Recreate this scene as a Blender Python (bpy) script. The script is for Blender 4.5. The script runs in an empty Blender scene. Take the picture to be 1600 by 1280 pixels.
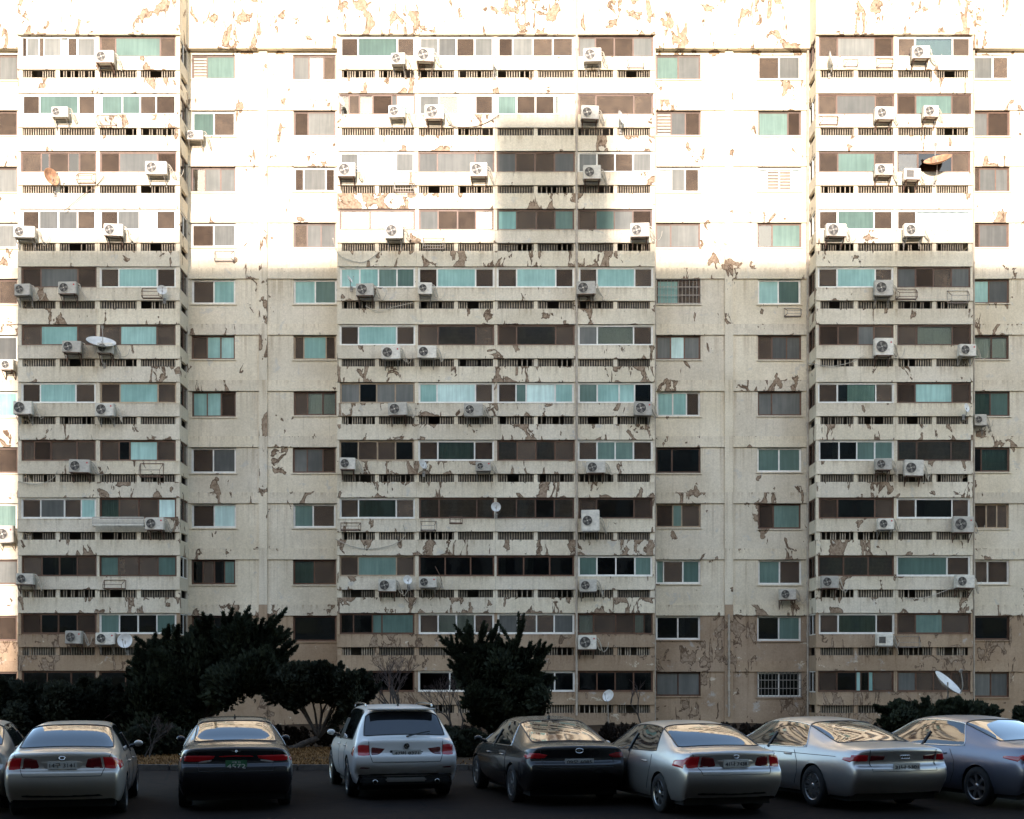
import bpy, bmesh, math, random
import numpy as np
from mathutils import Vector, Matrix
from mathutils.bvhtree import BVHTree

random.seed(7)
scene = bpy.context.scene
COL = scene.collection
R = math.radians

# ---------------------------------------------------------------- camera, sky, sun, exposure
F = 1980.0            # focal length in photograph pixels (1600 wide)
CAM_H = 2.12           # eye height
YH = 1062.0           # horizon line in the photograph
YB = 57.0             # distance of the balcony fronts
YW = 58.5             # distance of the recessed wall

cam_data = bpy.data.cameras.new("camera")
cam = bpy.data.objects.new("camera", cam_data)
COL.objects.link(cam)
cam.location = (0, 0, CAM_H)
cam.rotation_euler = (R(90), 0, 0)
cam_data.sensor_fit = 'HORIZONTAL'
cam_data.sensor_width = 36
cam_data.lens = F / 1600 * 36
cam_data.shift_y = (YH - 640) / 1600
cam_data.clip_end = 3000
scene.camera = cam

SUN_EL, SUN_AZ = 14.5, 5.0      # degrees: height, and how far left of straight behind the camera
world = bpy.data.worlds.new("World")
scene.world = world
world.use_nodes = True
wn = world.node_tree
wn.nodes.clear()
sky = wn.nodes.new("ShaderNodeTexSky")
sky.sky_type = 'NISHITA'
sky.sun_disc = False
sky.sun_elevation = R(SUN_EL)
sky.sun_rotation = R(180 + SUN_AZ)
sky.air_density = 1.0
sky.dust_density = 1.2
sky.ozone_density = 1.0
bg = wn.nodes.new("ShaderNodeBackground")
bg.inputs['Strength'].default_value = 0.15
wo = wn.nodes.new("ShaderNodeOutputWorld")
wn.links.new(sky.outputs[0], bg.inputs[0])
wn.links.new(bg.outputs[0], wo.inputs[0])

sun_data = bpy.data.lights.new("sun", 'SUN')
sun_data.energy = 2.4
sun_data.angle = R(0.9)
sun_data.color = (1.0, 0.87, 0.79)
sun = bpy.data.objects.new("sun", sun_data)
COL.objects.link(sun)
SUN_DIR = Vector((math.sin(R(SUN_AZ)) * math.cos(R(SUN_EL)), math.cos(R(SUN_AZ)) * math.cos(R(SUN_EL)), -math.sin(R(SUN_EL))))
sun.rotation_euler = SUN_DIR.to_track_quat('-Z', 'Y').to_euler()
sun.location = (-20, -60, 90)

scene.view_settings.view_transform = 'Standard'
scene.view_settings.look = 'None'
scene.view_settings.gamma = 1.0
scene.view_settings.exposure = 1.95
scene.cycles.use_denoising = True
scene.cycles.sample_clamp_indirect = 3.0
scene.cycles.max_bounces = 8
scene.cycles.transparent_max_bounces = 12
scene.cycles.caustics_reflective = False
scene.cycles.caustics_refractive = False


# ---------------------------------------------------------------- helpers
def bx(px): return (px - 800) * YB / F
def bz(py): return CAM_H + (YH - py) * YB / F
def wx(px): return (px - 800) * YW / F
def wz(py): return CAM_H + (YH - py) * YW / F
def at(px, py, Y): return Vector(((px - 800) * Y / F, Y, CAM_H + (YH - py) * Y / F))


class MB:
    """collects boxes, quads and tubes into one mesh"""
    def __init__(self):
        self.v, self.f, self.m = [], [], []

    def add(self, vs, fs, mi=0):
        n = len(self.v)
        self.v += [tuple(p) for p in vs]
        for f in fs:
            self.f.append(tuple(i + n for i in f))
            self.m.append(mi)

    def box(self, x0, x1, y0, y1, z0, z1, mi=0):
        self.add([(x0, y0, z0), (x1, y0, z0), (x1, y1, z0), (x0, y1, z0), (x0, y0, z1), (x1, y0, z1), (x1, y1, z1), (x0, y1, z1)],
                 [(0, 3, 2, 1), (4, 5, 6, 7), (0, 1, 5, 4), (1, 2, 6, 5), (2, 3, 7, 6), (3, 0, 4, 7)], mi)

    def bar(self, a, b, w, mi=0):
        self.tube([a, b], [w, w], 4, mi)

    def tube(self, pts, rad, sides=6, mi=0, cap=True):
        pts = [Vector(p) for p in pts]
        n = len(pts)
        if not hasattr(rad, '__len__'):
            rad = [rad] * n
        ring = []
        t0 = (pts[1] - pts[0]).normalized()
        up = Vector((0, 0, 1)) if abs(t0.z) < .9 else Vector((1, 0, 0))
        u = t0.cross(up).normalized()
        base = len(self.v)
        for i, p in enumerate(pts):
            a = pts[max(i - 1, 0)]
            b = pts[min(i + 1, n - 1)]
            t = (b - a)
            t = t.normalized() if t.length > 1e-9 else t0
            u = (u - t * u.dot(t))
            u = u.normalized() if u.length > 1e-6 else t.orthogonal().normalized()
            w = t.cross(u)
            for k in range(sides):
                an = 2 * math.pi * (k + .5) / sides
                self.v.append(tuple(p + (u * math.cos(an) + w * math.sin(an)) * rad[i]))
        for i in range(n - 1):
            for k in range(sides):
                k2 = (k + 1) % sides
                self.f.append((base + i * sides + k, base + i * sides + k2, base + (i + 1) * sides + k2, base + (i + 1) * sides + k))
                self.m.append(mi)
        if cap:
            self.f.append(tuple(base + k for k in reversed(range(sides)))); self.m.append(mi)
            self.f.append(tuple(base + (n - 1) * sides + k for k in range(sides))); self.m.append(mi)

    def lathe(self, prof, sides=24, axis='y', mi=0):
        """profile of (radius, along axis) turned about an axis through the origin"""
        base = len(self.v)
        n = len(prof)
        for (r, a) in prof:
            for k in range(sides):
                an = 2 * math.pi * k / sides
                c, s = math.cos(an) * r, math.sin(an) * r
                self.v.append((c, a, s) if axis == 'y' else ((a, c, s) if axis == 'x' else (c, s, a)))
        for i in range(n - 1):
            for k in range(sides):
                k2 = (k + 1) % sides
                self.f.append((base + i * sides + k, base + (i + 1) * sides + k, base + (i + 1) * sides + k2, base + i * sides + k2))
                self.m.append(mi)

    def mesh(self, name, mats, smooth=False):
        me = bpy.data.meshes.new(name)
        me.from_pydata(self.v, [], self.f)
        for m in (mats if isinstance(mats, (list, tuple)) else [mats]):
            me.materials.append(m)
        if any(self.m):
            me.polygons.foreach_set('material_index', self.m)
        if smooth:
            me.polygons.foreach_set('use_smooth', [True] * len(me.polygons))
        me.update()
        return me

    def build(self, name, mats, parent=None, smooth=False):
        return link(name, self.mesh(name, mats, smooth), parent)


def link(name, me, parent=None, loc=None, scale=None, rot=None):
    o = bpy.data.objects.new(name, me)
    COL.objects.link(o)
    if parent is not None:
        o.parent = parent
    if loc is not None: o.location = loc
    if scale is not None: o.scale = scale
    if rot is not None: o.rotation_euler = rot
    return o


def tag(o, label, cat, group=None):
    o['label'] = label
    o['category'] = cat
    if group: o['group'] = group
    return o


def thing(name, label, cat, loc=(0, 0, 0), rz=0, group=None):
    o = bpy.data.objects.new(name, None)
    COL.objects.link(o)
    o.empty_display_size = .2
    o.location = loc
    o.rotation_euler = (0, 0, rz)
    return tag(o, label, cat, group)


# ---------------------------------------------------------------- materials
class NT:
    def __init__(self, name):
        self.mat = bpy.data.materials.new(name)
        self.mat.use_nodes = True
        self.t = self.mat.node_tree
        self.b = self.t.nodes['Principled BSDF']

    def n(self, typ, **kw):
        nd = self.t.nodes.new(typ)
        for k, v in kw.items():
            setattr(nd, k, v)
        return nd

    def l(self, a, b): self.t.links.new(a, b)

    def val(self, node, key, v): node.inputs[key].default_value = v

    def math(self, op, a, b=None, clamp=False):
        nd = self.n('ShaderNodeMath', operation=op, use_clamp=clamp)
        for i, x in enumerate((a, b)):
            if x is None: continue
            if isinstance(x, (int, float)): nd.inputs[i].default_value = x
            else: self.l(x, nd.inputs[i])
        return nd.outputs[0]

    def noise(self, vec, scale, detail=3, rough=.5, dist=0, lac=2):
        nd = self.n('ShaderNodeTexNoise')
        self.l(vec, nd.inputs['Vector'])
        nd.inputs['Scale'].default_value = scale
        nd.inputs['Detail'].default_value = detail
        nd.inputs['Roughness'].default_value = rough
        nd.inputs['Distortion'].default_value = dist
        return nd.outputs['Fac']

    def mapping(self, vec, scale=(1, 1, 1), loc=(0, 0, 0)):
        nd = self.n('ShaderNodeMapping')
        self.l(vec, nd.inputs['Vector'])
        nd.inputs['Scale'].default_value = scale
        nd.inputs['Location'].default_value = loc
        return nd.outputs[0]

    def ramp(self, fac, lo, hi, a=0.0, b=1.0, smooth=True):
        nd = self.n('ShaderNodeMapRange', interpolation_type='SMOOTHSTEP' if smooth else 'LINEAR')
        self.l(fac, nd.inputs[0])
        for i, x in ((1, lo), (2, hi), (3, a), (4, b)):
            if isinstance(x, (int, float)): nd.inputs[i].default_value = x
            else: self.l(x, nd.inputs[i])
        return nd.outputs[0]

    def mix(self, fac, a, b, blend='MIX'):
        nd = self.n('ShaderNodeMix', data_type='RGBA', blend_type=blend)
        if isinstance(fac, (int, float)): nd.inputs[0].default_value = fac
        else: self.l(fac, nd.inputs[0])
        for i, x in ((6, a), (7, b)):
            if isinstance(x, (tuple, list)): nd.inputs[i].default_value = (*x[:3], 1)
            else: self.l(x, nd.inputs[i])
        return nd.outputs[2]

    def pos(self): return self.n('ShaderNodeNewGeometry').outputs['Position']

    def objco(self): return self.n('ShaderNodeTexCoord').outputs['Object']


def simple(name, col, rough=.6, metal=0, var=.12, scale=6, spec=.5, coat=0, bump=0, rnd=0):
    t = NT(name)
    p = t.objco()
    n1 = t.noise(p, scale, 4, .6)
    c = t.mix(t.ramp(n1, .3, .7), tuple(x * (1 - var) for x in col), tuple(min(1, x * (1 + var)) for x in col))
    if rnd:
        r = t.n('ShaderNodeObjectInfo').outputs['Random']
        c = t.mix(1, c, t.mix(r, (1 - rnd,) * 3, (1 + rnd * .3,) * 3), 'MULTIPLY')
    t.l(c, t.b.inputs['Base Color'])
    t.b.inputs['Roughness'].default_value = rough
    t.b.inputs['Metallic'].default_value = metal
    t.b.inputs['Specular IOR Level'].default_value = spec
    t.b.inputs['Coat Weight'].default_value = coat
    if bump:
        b = t.n('ShaderNodeBump')
        b.inputs['Strength'].default_value = bump
        b.inputs['Distance'].default_value = .02
        t.l(t.noise(p, scale * 5, 4, .6), b.inputs['Height'])
        t.l(b.outputs[0], t.b.inputs['Normal'])
    return t.mat


M = {}


def facade_paint():
    """cream emulsion on concrete: rain streaks, grey touch-ups and patches where the paint has come off.
    object colour: red = how much paint has come off, green = how much of the tan lower coat"""
    t = NT('facade_paint')
    p = t.pos()
    oc = t.n('ShaderNodeObjectInfo')
    sep = t.n('ShaderNodeSeparateColor')
    t.l(oc.outputs['Color'], sep.inputs[0])
    peel, tan = sep.outputs[0], sep.outputs[1]
    big = t.noise(p, .45, 4, .6)
    fine = t.noise(p, 15, 6, .8)
    cream = t.mix(t.ramp(big, .3, .7), (.71, .63, .485), (.84, .76, .61))
    tanc = t.mix(t.ramp(big, .3, .7), (.37, .265, .175), (.48, .36, .25))
    # the tan coat: irregular upper limit
    tw = t.noise(t.mapping(p, (1, 1, 1.3), (17, 3, 8)), 1.5, 5, .65, .5)
    tan = t.math('MULTIPLY', tan, t.ramp(tw, .64, .67, 1.0, .25))
    col = t.mix(tan, cream, tanc)
    col = t.mix(t.ramp(fine, .34, .66, smooth=False), t.mix(1, col, (.74, .73, .71), 'MULTIPLY'), col)
    rv = t.mix(oc.outputs['Random'], (.93, .93, .94), (1.04, 1.03, 1.0))
    col = t.mix(1, col, rv, 'MULTIPLY')
    # rain streaks
    st = t.noise(t.mapping(p, (3.2, 3.2, .22)), 1.6, 4, .6)
    col = t.mix(t.ramp(st, .52, .78, 0, .42), col, t.mix(1, col, (.62, .60, .57), 'MULTIPLY'))
    # fine board joints left by the formwork
    sx = t.n('ShaderNodeSeparateXYZ'); t.l(p, sx.inputs[0])
    fr = t.math('FRACT', t.math('MULTIPLY', sx.outputs[0], .83))
    ln = t.math('MULTIPLY', t.math('LESS_THAN', fr, .014), t.ramp(big, .40, .62, 0, .5))
    col = t.mix(ln, col, t.mix(1, col, (.55, .52, .48), 'MULTIPLY'))
    # grey-blue touched-up areas
    tn = t.noise(t.mapping(p, (1, 1, 1), (31, 7, 12)), 1.5, 5, .68, .4)
    col = t.mix(t.ramp(tn, .60, .68, 0, .55), col, (.47, .46, .43))
    # dirt washed down from the upper edge of each piece
    gz = t.n('ShaderNodeSeparateXYZ'); t.l(t.n('ShaderNodeTexCoord').outputs['Generated'], gz.inputs[0])
    gz = gz.outputs[2]
    dr = t.noise(t.mapping(p, (5.5, 5.5, .12), (4, 0, 2)), 1.4, 3, .6)
    run = t.math('MULTIPLY', t.ramp(dr, .46, .70), t.ramp(gz, .25, 1.0))
    col = t.mix(t.math('MULTIPLY', run, .55), col, t.mix(1, col, (.55, .47, .39), 'MULTIPLY'))
    # peeled patches: ragged flakes, gathered in clusters and along the edges of each piece
    cl = t.noise(t.mapping(p, (1, 1, 1), (5, 0, 3)), .38, 2, .5)
    n1 = t.noise(t.mapping(p, (1.0, 1.0, .66), (1.3, 0, 9)), 1.6, 4.5, .54, .6)
    n2 = t.noise(t.mapping(p, (1.9, 1.0, .42), (11, 0, 2)), 1.5, 4.5, .56, .35)
    n1 = t.math('MAXIMUM', n1, t.math('SUBTRACT', n2, .05))
    edge = t.math('POWER', t.math('ABSOLUTE', t.math('SUBTRACT', t.math('MULTIPLY', gz, 2.0), 1.0)), 4.0)
    n = t.math('ADD', n1, t.math('MULTIPLY', t.math('SUBTRACT', cl, .5), .42))
    n = t.math('ADD', n, t.math('MULTIPLY', edge, .035))
    th = t.math('SUBTRACT', .765, t.math('MULTIPLY', peel, .20))
    d = t.math('SUBTRACT', n, th)
    rim = t.ramp(d, -.014, .0)
    inner = t.ramp(d, .012, .03)
    patch = t.mix(t.ramp(t.noise(p, 9, 5, .7), .35, .65), (.22, .152, .10), (.36, .275, .195))
    col = t.mix(rim, col, (.13, .085, .055))
    col = t.mix(inner, col, patch)
    t.l(col, t.b.inputs['Base Color'])
    t.b.inputs['Roughness'].default_value = .86
    t.b.inputs['Specular IOR Level'].default_value = .25
    hgt = t.math('ADD', t.math('MULTIPLY', rim, -1.0), t.math('MULTIPLY', fine, .25))
    b = t.n('ShaderNodeBump')
    b.inputs['Strength'].default_value = .55
    b.inputs['Distance'].default_value = .012
    t.l(hgt, b.inputs['Height'])
    t.l(b.outputs[0], t.b.inputs['Normal'])
    return t.mat


def glass(name, tint, gloss=.06, opaque=0.0, col=(.02, .02, .02)):
    """window glass: see-through, with a mirror of what stands opposite"""
    t = NT(name)
    t.t.nodes.remove(t.b)
    tr = t.n('ShaderNodeBsdfTransparent'); tr.inputs[0].default_value = (*tint, 1)
    gl = t.n('ShaderNodeBsdfGlossy'); gl.inputs['Roughness'].default_value = .03
    df = t.n('ShaderNodeBsdfDiffuse'); df.inputs[0].default_value = (*col, 1)
    fr = t.n('ShaderNodeFresnel'); fr.inputs[0].default_value = 1.5
    m0 = t.n('ShaderNodeMixShader'); m0.inputs[0].default_value = opaque
    t.l(tr.outputs[0], m0.inputs[1]); t.l(df.outputs[0], m0.inputs[2])
    m1 = t.n('ShaderNodeMixShader')
    t.l(t.math('ADD', fr.outputs[0], gloss, True), m1.inputs[0])
    t.l(m0.outputs[0], m1.inputs[1]); t.l(gl.outputs[0], m1.inputs[2])
    t.l(m1.outputs[0], t.n('ShaderNodeOutputMaterial').inputs[0]) if False else t.l(m1.outputs[0], t.t.nodes['Material Output'].inputs[0])
    # slight waviness of old panes
    b = t.n('ShaderNodeBump'); b.inputs['Strength'].default_value = .05; b.inputs['Distance'].default_value = .05
    t.l(t.noise(t.pos(), 1.3, 2), b.inputs['Height'])
    t.l(b.outputs[0], gl.inputs['Normal'])
    return t.mat


def screen_mat():
    t = NT('insect_mesh')
    t.t.nodes.remove(t.b)
    tr = t.n('ShaderNodeBsdfTransparent')
    df = t.n('ShaderNodeBsdfDiffuse')
    r = t.n('ShaderNodeObjectInfo').outputs['Random']
    nz = t.noise(t.pos(), 2.2, 4, .6)
    c = t.mix(r, (.050, .036, .028), (.125, .098, .078))
    c = t.mix(t.ramp(nz, .3, .75), c, t.mix(1, c, (1.5, 1.45, 1.35), 'MULTIPLY'))
    t.l(c, df.inputs[0])
    m = t.n('ShaderNodeMixShader'); m.inputs[0].default_value = .72
    t.l(tr.outputs[0], m.inputs[1]); t.l(df.outputs[0], m.inputs[2])
    t.l(m.outputs[0], t.t.nodes['Material Output'].inputs[0])
    return t.mat


def frosted(name, a, b, rough=.62):
    t = NT(name)
    p = t.pos()
    r = t.n('ShaderNodeObjectInfo').outputs['Random']
    st = t.noise(t.mapping(p, (5, 5, .3)), 1.5, 3, .6)
    c = t.mix(r, a, b)
    c = t.mix(t.ramp(st, .35, .7), t.mix(1, c, (.78, .8, .8), 'MULTIPLY'), c)
    lo = t.noise(p, .9, 3, .6)
    c = t.mix(t.ramp(lo, .35, .65), t.mix(1, c, (.8, .82, .82), 'MULTIPLY'), c)
    t.l(c, t.b.inputs['Base Color'])
    t.b.inputs['Roughness'].default_value = rough
    t.b.inputs['Specular IOR Level'].default_value = .3
    return t.mat


M['paint'] = facade_paint()
M['glass'] = glass('window_glass', (.84, .89, .87), .04)
M['dark_glass'] = glass('smoked_window_glass', (.34, .37, .35), .03)
M['screen'] = screen_mat()
M['frost_cyan'] = frosted('frosted_aqua_glass', (.27, .48, .43), (.42, .64, .58))
M['frost_pale'] = frosted('frosted_pale_glass', (.62, .84, .77), (.72, .90, .84))
M['frost_green'] = frosted('frosted_green_glass', (.06, .115, .095), (.17, .26, .22))
M['frost_grey'] = frosted('frosted_grey_glass', (.10, .10, .092), (.21, .21, .19))
M['frame_white'] = simple('white_window_frame', (.76, .74, .68), .45, var=.08, rnd=.12)
M['frame_brown'] = simple('brown_window_frame', (.125, .062, .035), .5, var=.2, rnd=.3)
M['frame_cream'] = simple('faded_window_frame', (.40, .30, .20), .6, var=.15, rnd=.2)
M['curtain_white'] = simple('white_curtain', (.72, .71, .66), .9, var=.1, rnd=.2)
M['curtain_brown'] = simple('brown_blind', (.12, .072, .052), .85, var=.2, rnd=.35)
M['slat'] = simple('white_louver', (.40, .33, .26), .6)
M['interior'] = simple('interior_wall', (.085, .075, .065), .9, var=.35, scale=.7)
M['baluster'] = simple('grimy_baluster', (.34, .285, .215), .85, var=.35, scale=3, rnd=.45)
M['iron'] = simple('rusty_iron', (.13, .075, .05), .75, var=.4, scale=20)
M['iron_grey'] = simple('painted_iron', (.32, .29, .25), .6, var=.3, scale=20, rnd=.3)
M['ac_white'] = simple('air_conditioner_casing', (.66, .62, .53), .5, var=.16, scale=5, rnd=.42)
M['ac_dark'] = simple('fan_grille_dark', (.03, .028, .026), .6)
M['ac_grey'] = simple('fan_guard_wire', (.27, .25, .22), .5)
M['ac_red'] = simple('red_badge', (.5, .03, .03), .4)
M['hose'] = simple('insulated_hose', (.52, .47, .38), .8, var=.2, scale=9, rnd=.3)
M['cable'] = simple('black_cable', (.03, .028, .026), .7)
M['dish_white'] = simple('dish_white', (.70, .69, .65), .45, var=.1, scale=4, rnd=.2)
M['dish_rust'] = simple('dish_rusty', (.42, .22, .12), .7, var=.35, scale=5)
M['pipe'] = simple('painted_pipe', (.40, .34, .27), .7, var=.2, scale=3)
# ---------------------------------------------------------------- the setting: ground, car park, planting bed
def ground_mat(name, a, b, scale, rough=.95, bump=.3, spots=None):
    t = NT(name)
    p = t.pos()
    n1 = t.noise(p, scale, 6, .65)
    n2 = t.noise(p, scale * 12, 4, .7)
    c = t.mix(t.ramp(n1, .3, .7), a, b)
    c = t.mix(t.ramp(n2, .3, .75, 0, .6), c, t.mix(1, c, (.5, .5, .5), 'MULTIPLY'))
    if spots and scale < 1:
        vo = t.n('ShaderNodeTexVoronoi', feature='DISTANCE_TO_EDGE'); vo.inputs['Scale'].default_value = .55
        t.l(t.mapping(t.mix(.25, p, t.n('ShaderNodeTexNoise').outputs['Color']), (1, 1, 1)), vo.inputs['Vector'])
        c = t.mix(t.ramp(vo.outputs['Distance'], .004, .012, .8, 0), c, (.003, .003, .003))
    if spots:
        c = t.mix(t.ramp(t.noise(p, scale * 2.3, 3, .5, .6), .62, .67, 0, .8), c, spots)
    t.l(c, t.b.inputs['Base Color'])
    t.b.inputs['Roughness'].default_value = rough
    t.b.inputs['Specular IOR Level'].default_value = .12
    bp = t.n('ShaderNodeBump'); bp.inputs['Strength'].default_value = bump; bp.inputs['Distance'].default_value = .02
    t.l(n2, bp.inputs['Height']); t.l(bp.outputs[0], t.b.inputs['Normal'])
    return t.mat


M['asphalt'] = ground_mat('old_asphalt', (.011, .0068, .0050), (.019, .0120, .0088), .5, spots=(.008, .0052, .004))
M['soil'] = ground_mat('dry_grass_soil', (.040, .024, .014), (.070, .042, .022), 1.4, spots=(.025, .016, .010))
M['earth'] = ground_mat('bare_earth', (.10, .08, .06), (.16, .13, .10), .2)
M['kerb'] = simple('kerb_concrete', (.065, .055, .048), .9, var=.25, scale=5, bump=.4)

KERB_Y = 29.6
BED_Z = .10


def structure(o):
    o['kind'] = 'structure'
    return o


mb = MB()
mb.add([(-1500, -1500, -.004), (1500, -1500, -.004), (1500, 1500, -.004), (-1500, 1500, -.004)], [(0, 1, 2, 3)])
structure(mb.build('ground', M['earth']))
mb = MB()
mb.add([(-90, -6.8, 0), (90, -6.8, 0), (90, KERB_Y, 0), (-90, KERB_Y, 0)], [(0, 1, 2, 3)])
structure(mb.build('parking_lot', M['asphalt']))
# the bed is a gently uneven sheet of dry grass
mb = MB()
nx, ny = 120, 40
y0, y1 = KERB_Y + .15, YW + .02
for j in range(ny + 1):
    for i in range(nx + 1):
        x = -42 + 84 * i / nx
        y = y0 + (y1 - y0) * j / ny
        z = BED_Z + .05 * math.sin(x * .9 + 1.3 * math.sin(y * .5)) * math.sin(y * .7 + .4 * x) + .02 * random.random() - .03
        mb.v.append((x, y, z if j else BED_Z - .03))
for j in range(ny):
    for i in range(nx):
        a = j * (nx + 1) + i
        mb.f.append((a, a + 1, a + nx + 2, a + nx + 1)); mb.m.append(0)
bed = structure(mb.build('planting_bed', M['soil'], smooth=True))
kerb = bpy.data.objects.new('kerb', None); COL.objects.link(kerb); kerb['kind'] = 'structure'
mb = MB()
mb.box(0, .985, 0, .15, -.02, .13)
me = mb.mesh('kerb_stone', M['kerb'])
bm = bmesh.new(); bm.from_mesh(me)
bmesh.ops.bevel(bm, geom=[e for e in bm.edges], offset=.015, segments=2, affect='EDGES'); bm.to_mesh(me); bm.free()
for i in range(-20, 22):
    link('kerb_stone', me, kerb, (i * 1.0, KERB_Y, random.uniform(-.012, .008)), rot=(random.uniform(-.02, .02), 0, random.uniform(-.008, .008)))

# ---------------------------------------------------------------- the tower across the car park, behind the viewer: its shadow lies on the facade
tanE = math.tan(R(SUN_EL)) / math.cos(R(SUN_AZ))
TY = -7.0
def cast_x(px, Y): return (px - 800) * Y / F - (Y - TY) * math.tan(R(SUN_AZ))
def cast_z(py, Y): return CAM_H + (YH - py) * Y / F + (Y - TY) * tanE
TL = cast_x(25, YW)
TH = cast_z(381, YB)
tower = thing('apartment_tower', 'tall grey apartment tower across the car park, behind the viewer', 'building', (0, TY, 0))
M['tower'] = simple('tower_concrete', (.15, .14, .13), .9, var=.12, scale=.2)
M['tower_glass'] = simple('tower_window', (.03, .035, .04), .15, var=.2)
mb = MB()
mb.box(TL, 62, -13, 0, -.01, TH)
mb.build('wall', M['tower'], tower)
mb = MB()
mb.box(cast_x(769, YB), cast_x(942, YB), -6, -.4, TH, cast_z(178, YB))
mb.build('stair_head', M['tower'], tower)
mb = MB()
nfl = int(TH / 2.8)
for k in range(nfl):
    for i in range(28):
        x = TL + 1.2 + i * 3.2
        if x < 60:
            mb.box(x, x + 2.2, .0, .04, 1.0 + k * 2.8, 2.5 + k * 2.8)
w = mb.build('window_rows', M['tower_glass'], tower)
w['kind'] = 'stuff'
tower2 = thing('apartment_tower', 'second grey apartment tower behind the viewer, beyond the gap that lets the sun through', 'building', (0, -30, 0))
mb = MB()
mb.box(-110, -33.2, -13, 0, -.01, 48)
mb.build('wall', M['tower'], tower2)
mb = MB()
for k in range(16):
    for i in range(24):
        x = -108 + i * 3.1
        mb.box(x, x + 2.1, .0, .04, 1.0 + k * 2.8, 2.5 + k * 2.8)
w = mb.build('window_rows', M['tower_glass'], tower2)
w['kind'] = 'stuff'

# ---------------------------------------------------------------- the apartment block
bld = thing('apartment_building', 'long weathered cream apartment block with peeling paint and stacks of enclosed balconies', 'building', (0, 0, 0))
ROWS = 12
def hb(r): return 56 + 90.2 * r            # window head of balcony row r, in photograph rows
def hw(r): return 85.5 + 87.65 * r         # same for the recessed wall
TOP_Z = bz(-75)


def painted(o, peel=.4, tan=0.0):
    o.color = (peel, tan, random.random(), 1)
    return o


# --- peeling by place, read off the photograph (0 none .. 1 heavy)
def peel_at(px, r, kind):
    base = .40
    if kind == 'slab':
        if 527 < px < 1023: base = .80 if r in (2, 3, 5, 6, 7, 8, 9) else .66
        elif px < 300: base = .62
        else: base = .66
        if r <= 3 and not 527 < px < 1023: base = .50
    if kind == 'parapet':
        base = .42
        if r in (6, 7) and 527 < px < 900: base = .8
        if r == 10: base = .7
    if kind == 'band': base = .60
    if kind == 'panel': base = .36
    if r >= 10: base = max(base, .74)
    return min(1, base + random.uniform(-.10, .10))


# --- recessed wall: one panel per flat and floor, with its window opening, and the slab edge above it
SECT = [  # panel x0, x1, window x0, x1 (photograph columns)
    ('A', -60, 28, -32, 28 - 1), ('D', 281, 405, 299, 368), ('E', 418, 536, 458, 525),
    ('J', 1017, 1132, 1025, 1095), ('K', 1145, 1266, 1184, 1252), ('N', 1515, 1660, 1522, 1577)]
WIN = {}      # (col, row) -> x0, x1, z0, z1, y
for c, p0, p1, w0, w1 in SECT:
    if c == 'A': p1, w1 = 36, 27
    for r in range(ROWS):
        h = hw(r)
        zt, zb = wz(h), wz(h + 70.6)
        if r == ROWS - 1: zb = -.1
        dz = random.uniform(-.04, .04)
        a0, a1 = wx(w0) + random.uniform(-.03, .03), wx(w1) + random.uniform(-.03, .03)
        k0, k1 = wz(h + 39) + dz, zt
        tan = 1.0 if r >= 10 else 0.0
        mb = MB()
        X0, X1 = wx(p0), wx(p1)
        mb.box(X0, a0, YW, YW + .22, zb, zt)
        mb.box(a1, X1, YW, YW + .22, zb, zt)
        mb.box(a0, a1, YW, YW + .22, zb, k0)
        # window sill
        mb.box(a0 - .06, a1 + .06, YW - .05, YW - .002, k0 - .06, k0 - .005)
        o = mb.build('wall_panel', M['paint'], bld)
        painted(o, peel_at((p0 + p1) / 2, r, 'panel'), tan)
        WIN[c, r] = (a0, a1, k0, k1 - .01, YW + .07)
        if r > 0:
            mb = MB()
            mb.box(X0, X1, YW - .06, YW + .22, wz(h), wz(h - 17.05) - .004)
            o = mb.build('slab_edge', M['paint'], bld)
            painted(o, peel_at((p0 + p1) / 2, r, 'band'), 1.0 if r == 11 else 0)
    # fascia over the top floor
    mb = MB()
    mb.box(wx(p0), wx(p1), YW - .30, YW + .22, wz(hw(0) - 5), TOP_Z)
    mb.box(wx(p0), wx(p1), YW, YW + .2, wz(hw(0)), wz(hw(0) - 5))
    painted(mb.build('roof_fascia', M['paint'], bld), .72)

for p0, p1 in ((405, 418), (1132, 1145)):
    for r in range(-1, ROWS):
        z1 = wz(hw(r) - 17) if r >= 0 else wz(hw(0) - 5) - .002
        z0 = wz(hw(r + 1) - 17) + .004 if r < ROWS - 1 else -.1
        if r == -1: z0 = wz(hw(0) - 17) + .004
        if z1 <= z0: continue
        mb = MB()
        mb.box(wx(p0), wx(p1), YW - .10, YW + .22, z0, z1)
        painted(mb.build('pilaster', M['paint'], bld), 1.0 if p0 == 405 and 3 <= r <= 6 else random.uniform(.5, .7), 1 if r >= 10 else 0)
    mb = MB()
    mb.box(wx(p0), wx(p1), YW - .30, YW + .22, wz(hw(0) - 5), TOP_Z)
    painted(mb.build('roof_fascia', M['paint'], bld), .6)

# --- balcony blocks
BAYS = [('B', 28, 152, 33, 150), ('C', 152, 281, 155.5, 275), ('F', 527, 651, 530.5, 648), ('G', 651, 774, 654, 772), ('H', 774, 900, 776.5, 897.5),
        ('I', 900, 1023, 903.5, 1020), ('L', 1275, 1399.5, 1279, 1397), ('M', 1399.5, 1520, 1402, 1517)]
BLOCKS = [(28, 281), (527, 1023), (1275, 1520)]
FIRST = {'B', 'F', 'L'}
LASTB = {'C', 'I', 'M'}

# a row of stubby cast balusters, shared by alike openings
def baluster_mesh(wid, hgt, n, missing):
    mb = MB()
    for i in range(n):
        if i in missing: continue
        x = wid * (i + .5) / n
        s = wid / n
        mb.box(x - s * .17, x + s * .17, -.022, .022, 0, hgt)
    return mb.mesh('baluster_row', M['baluster'])


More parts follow.
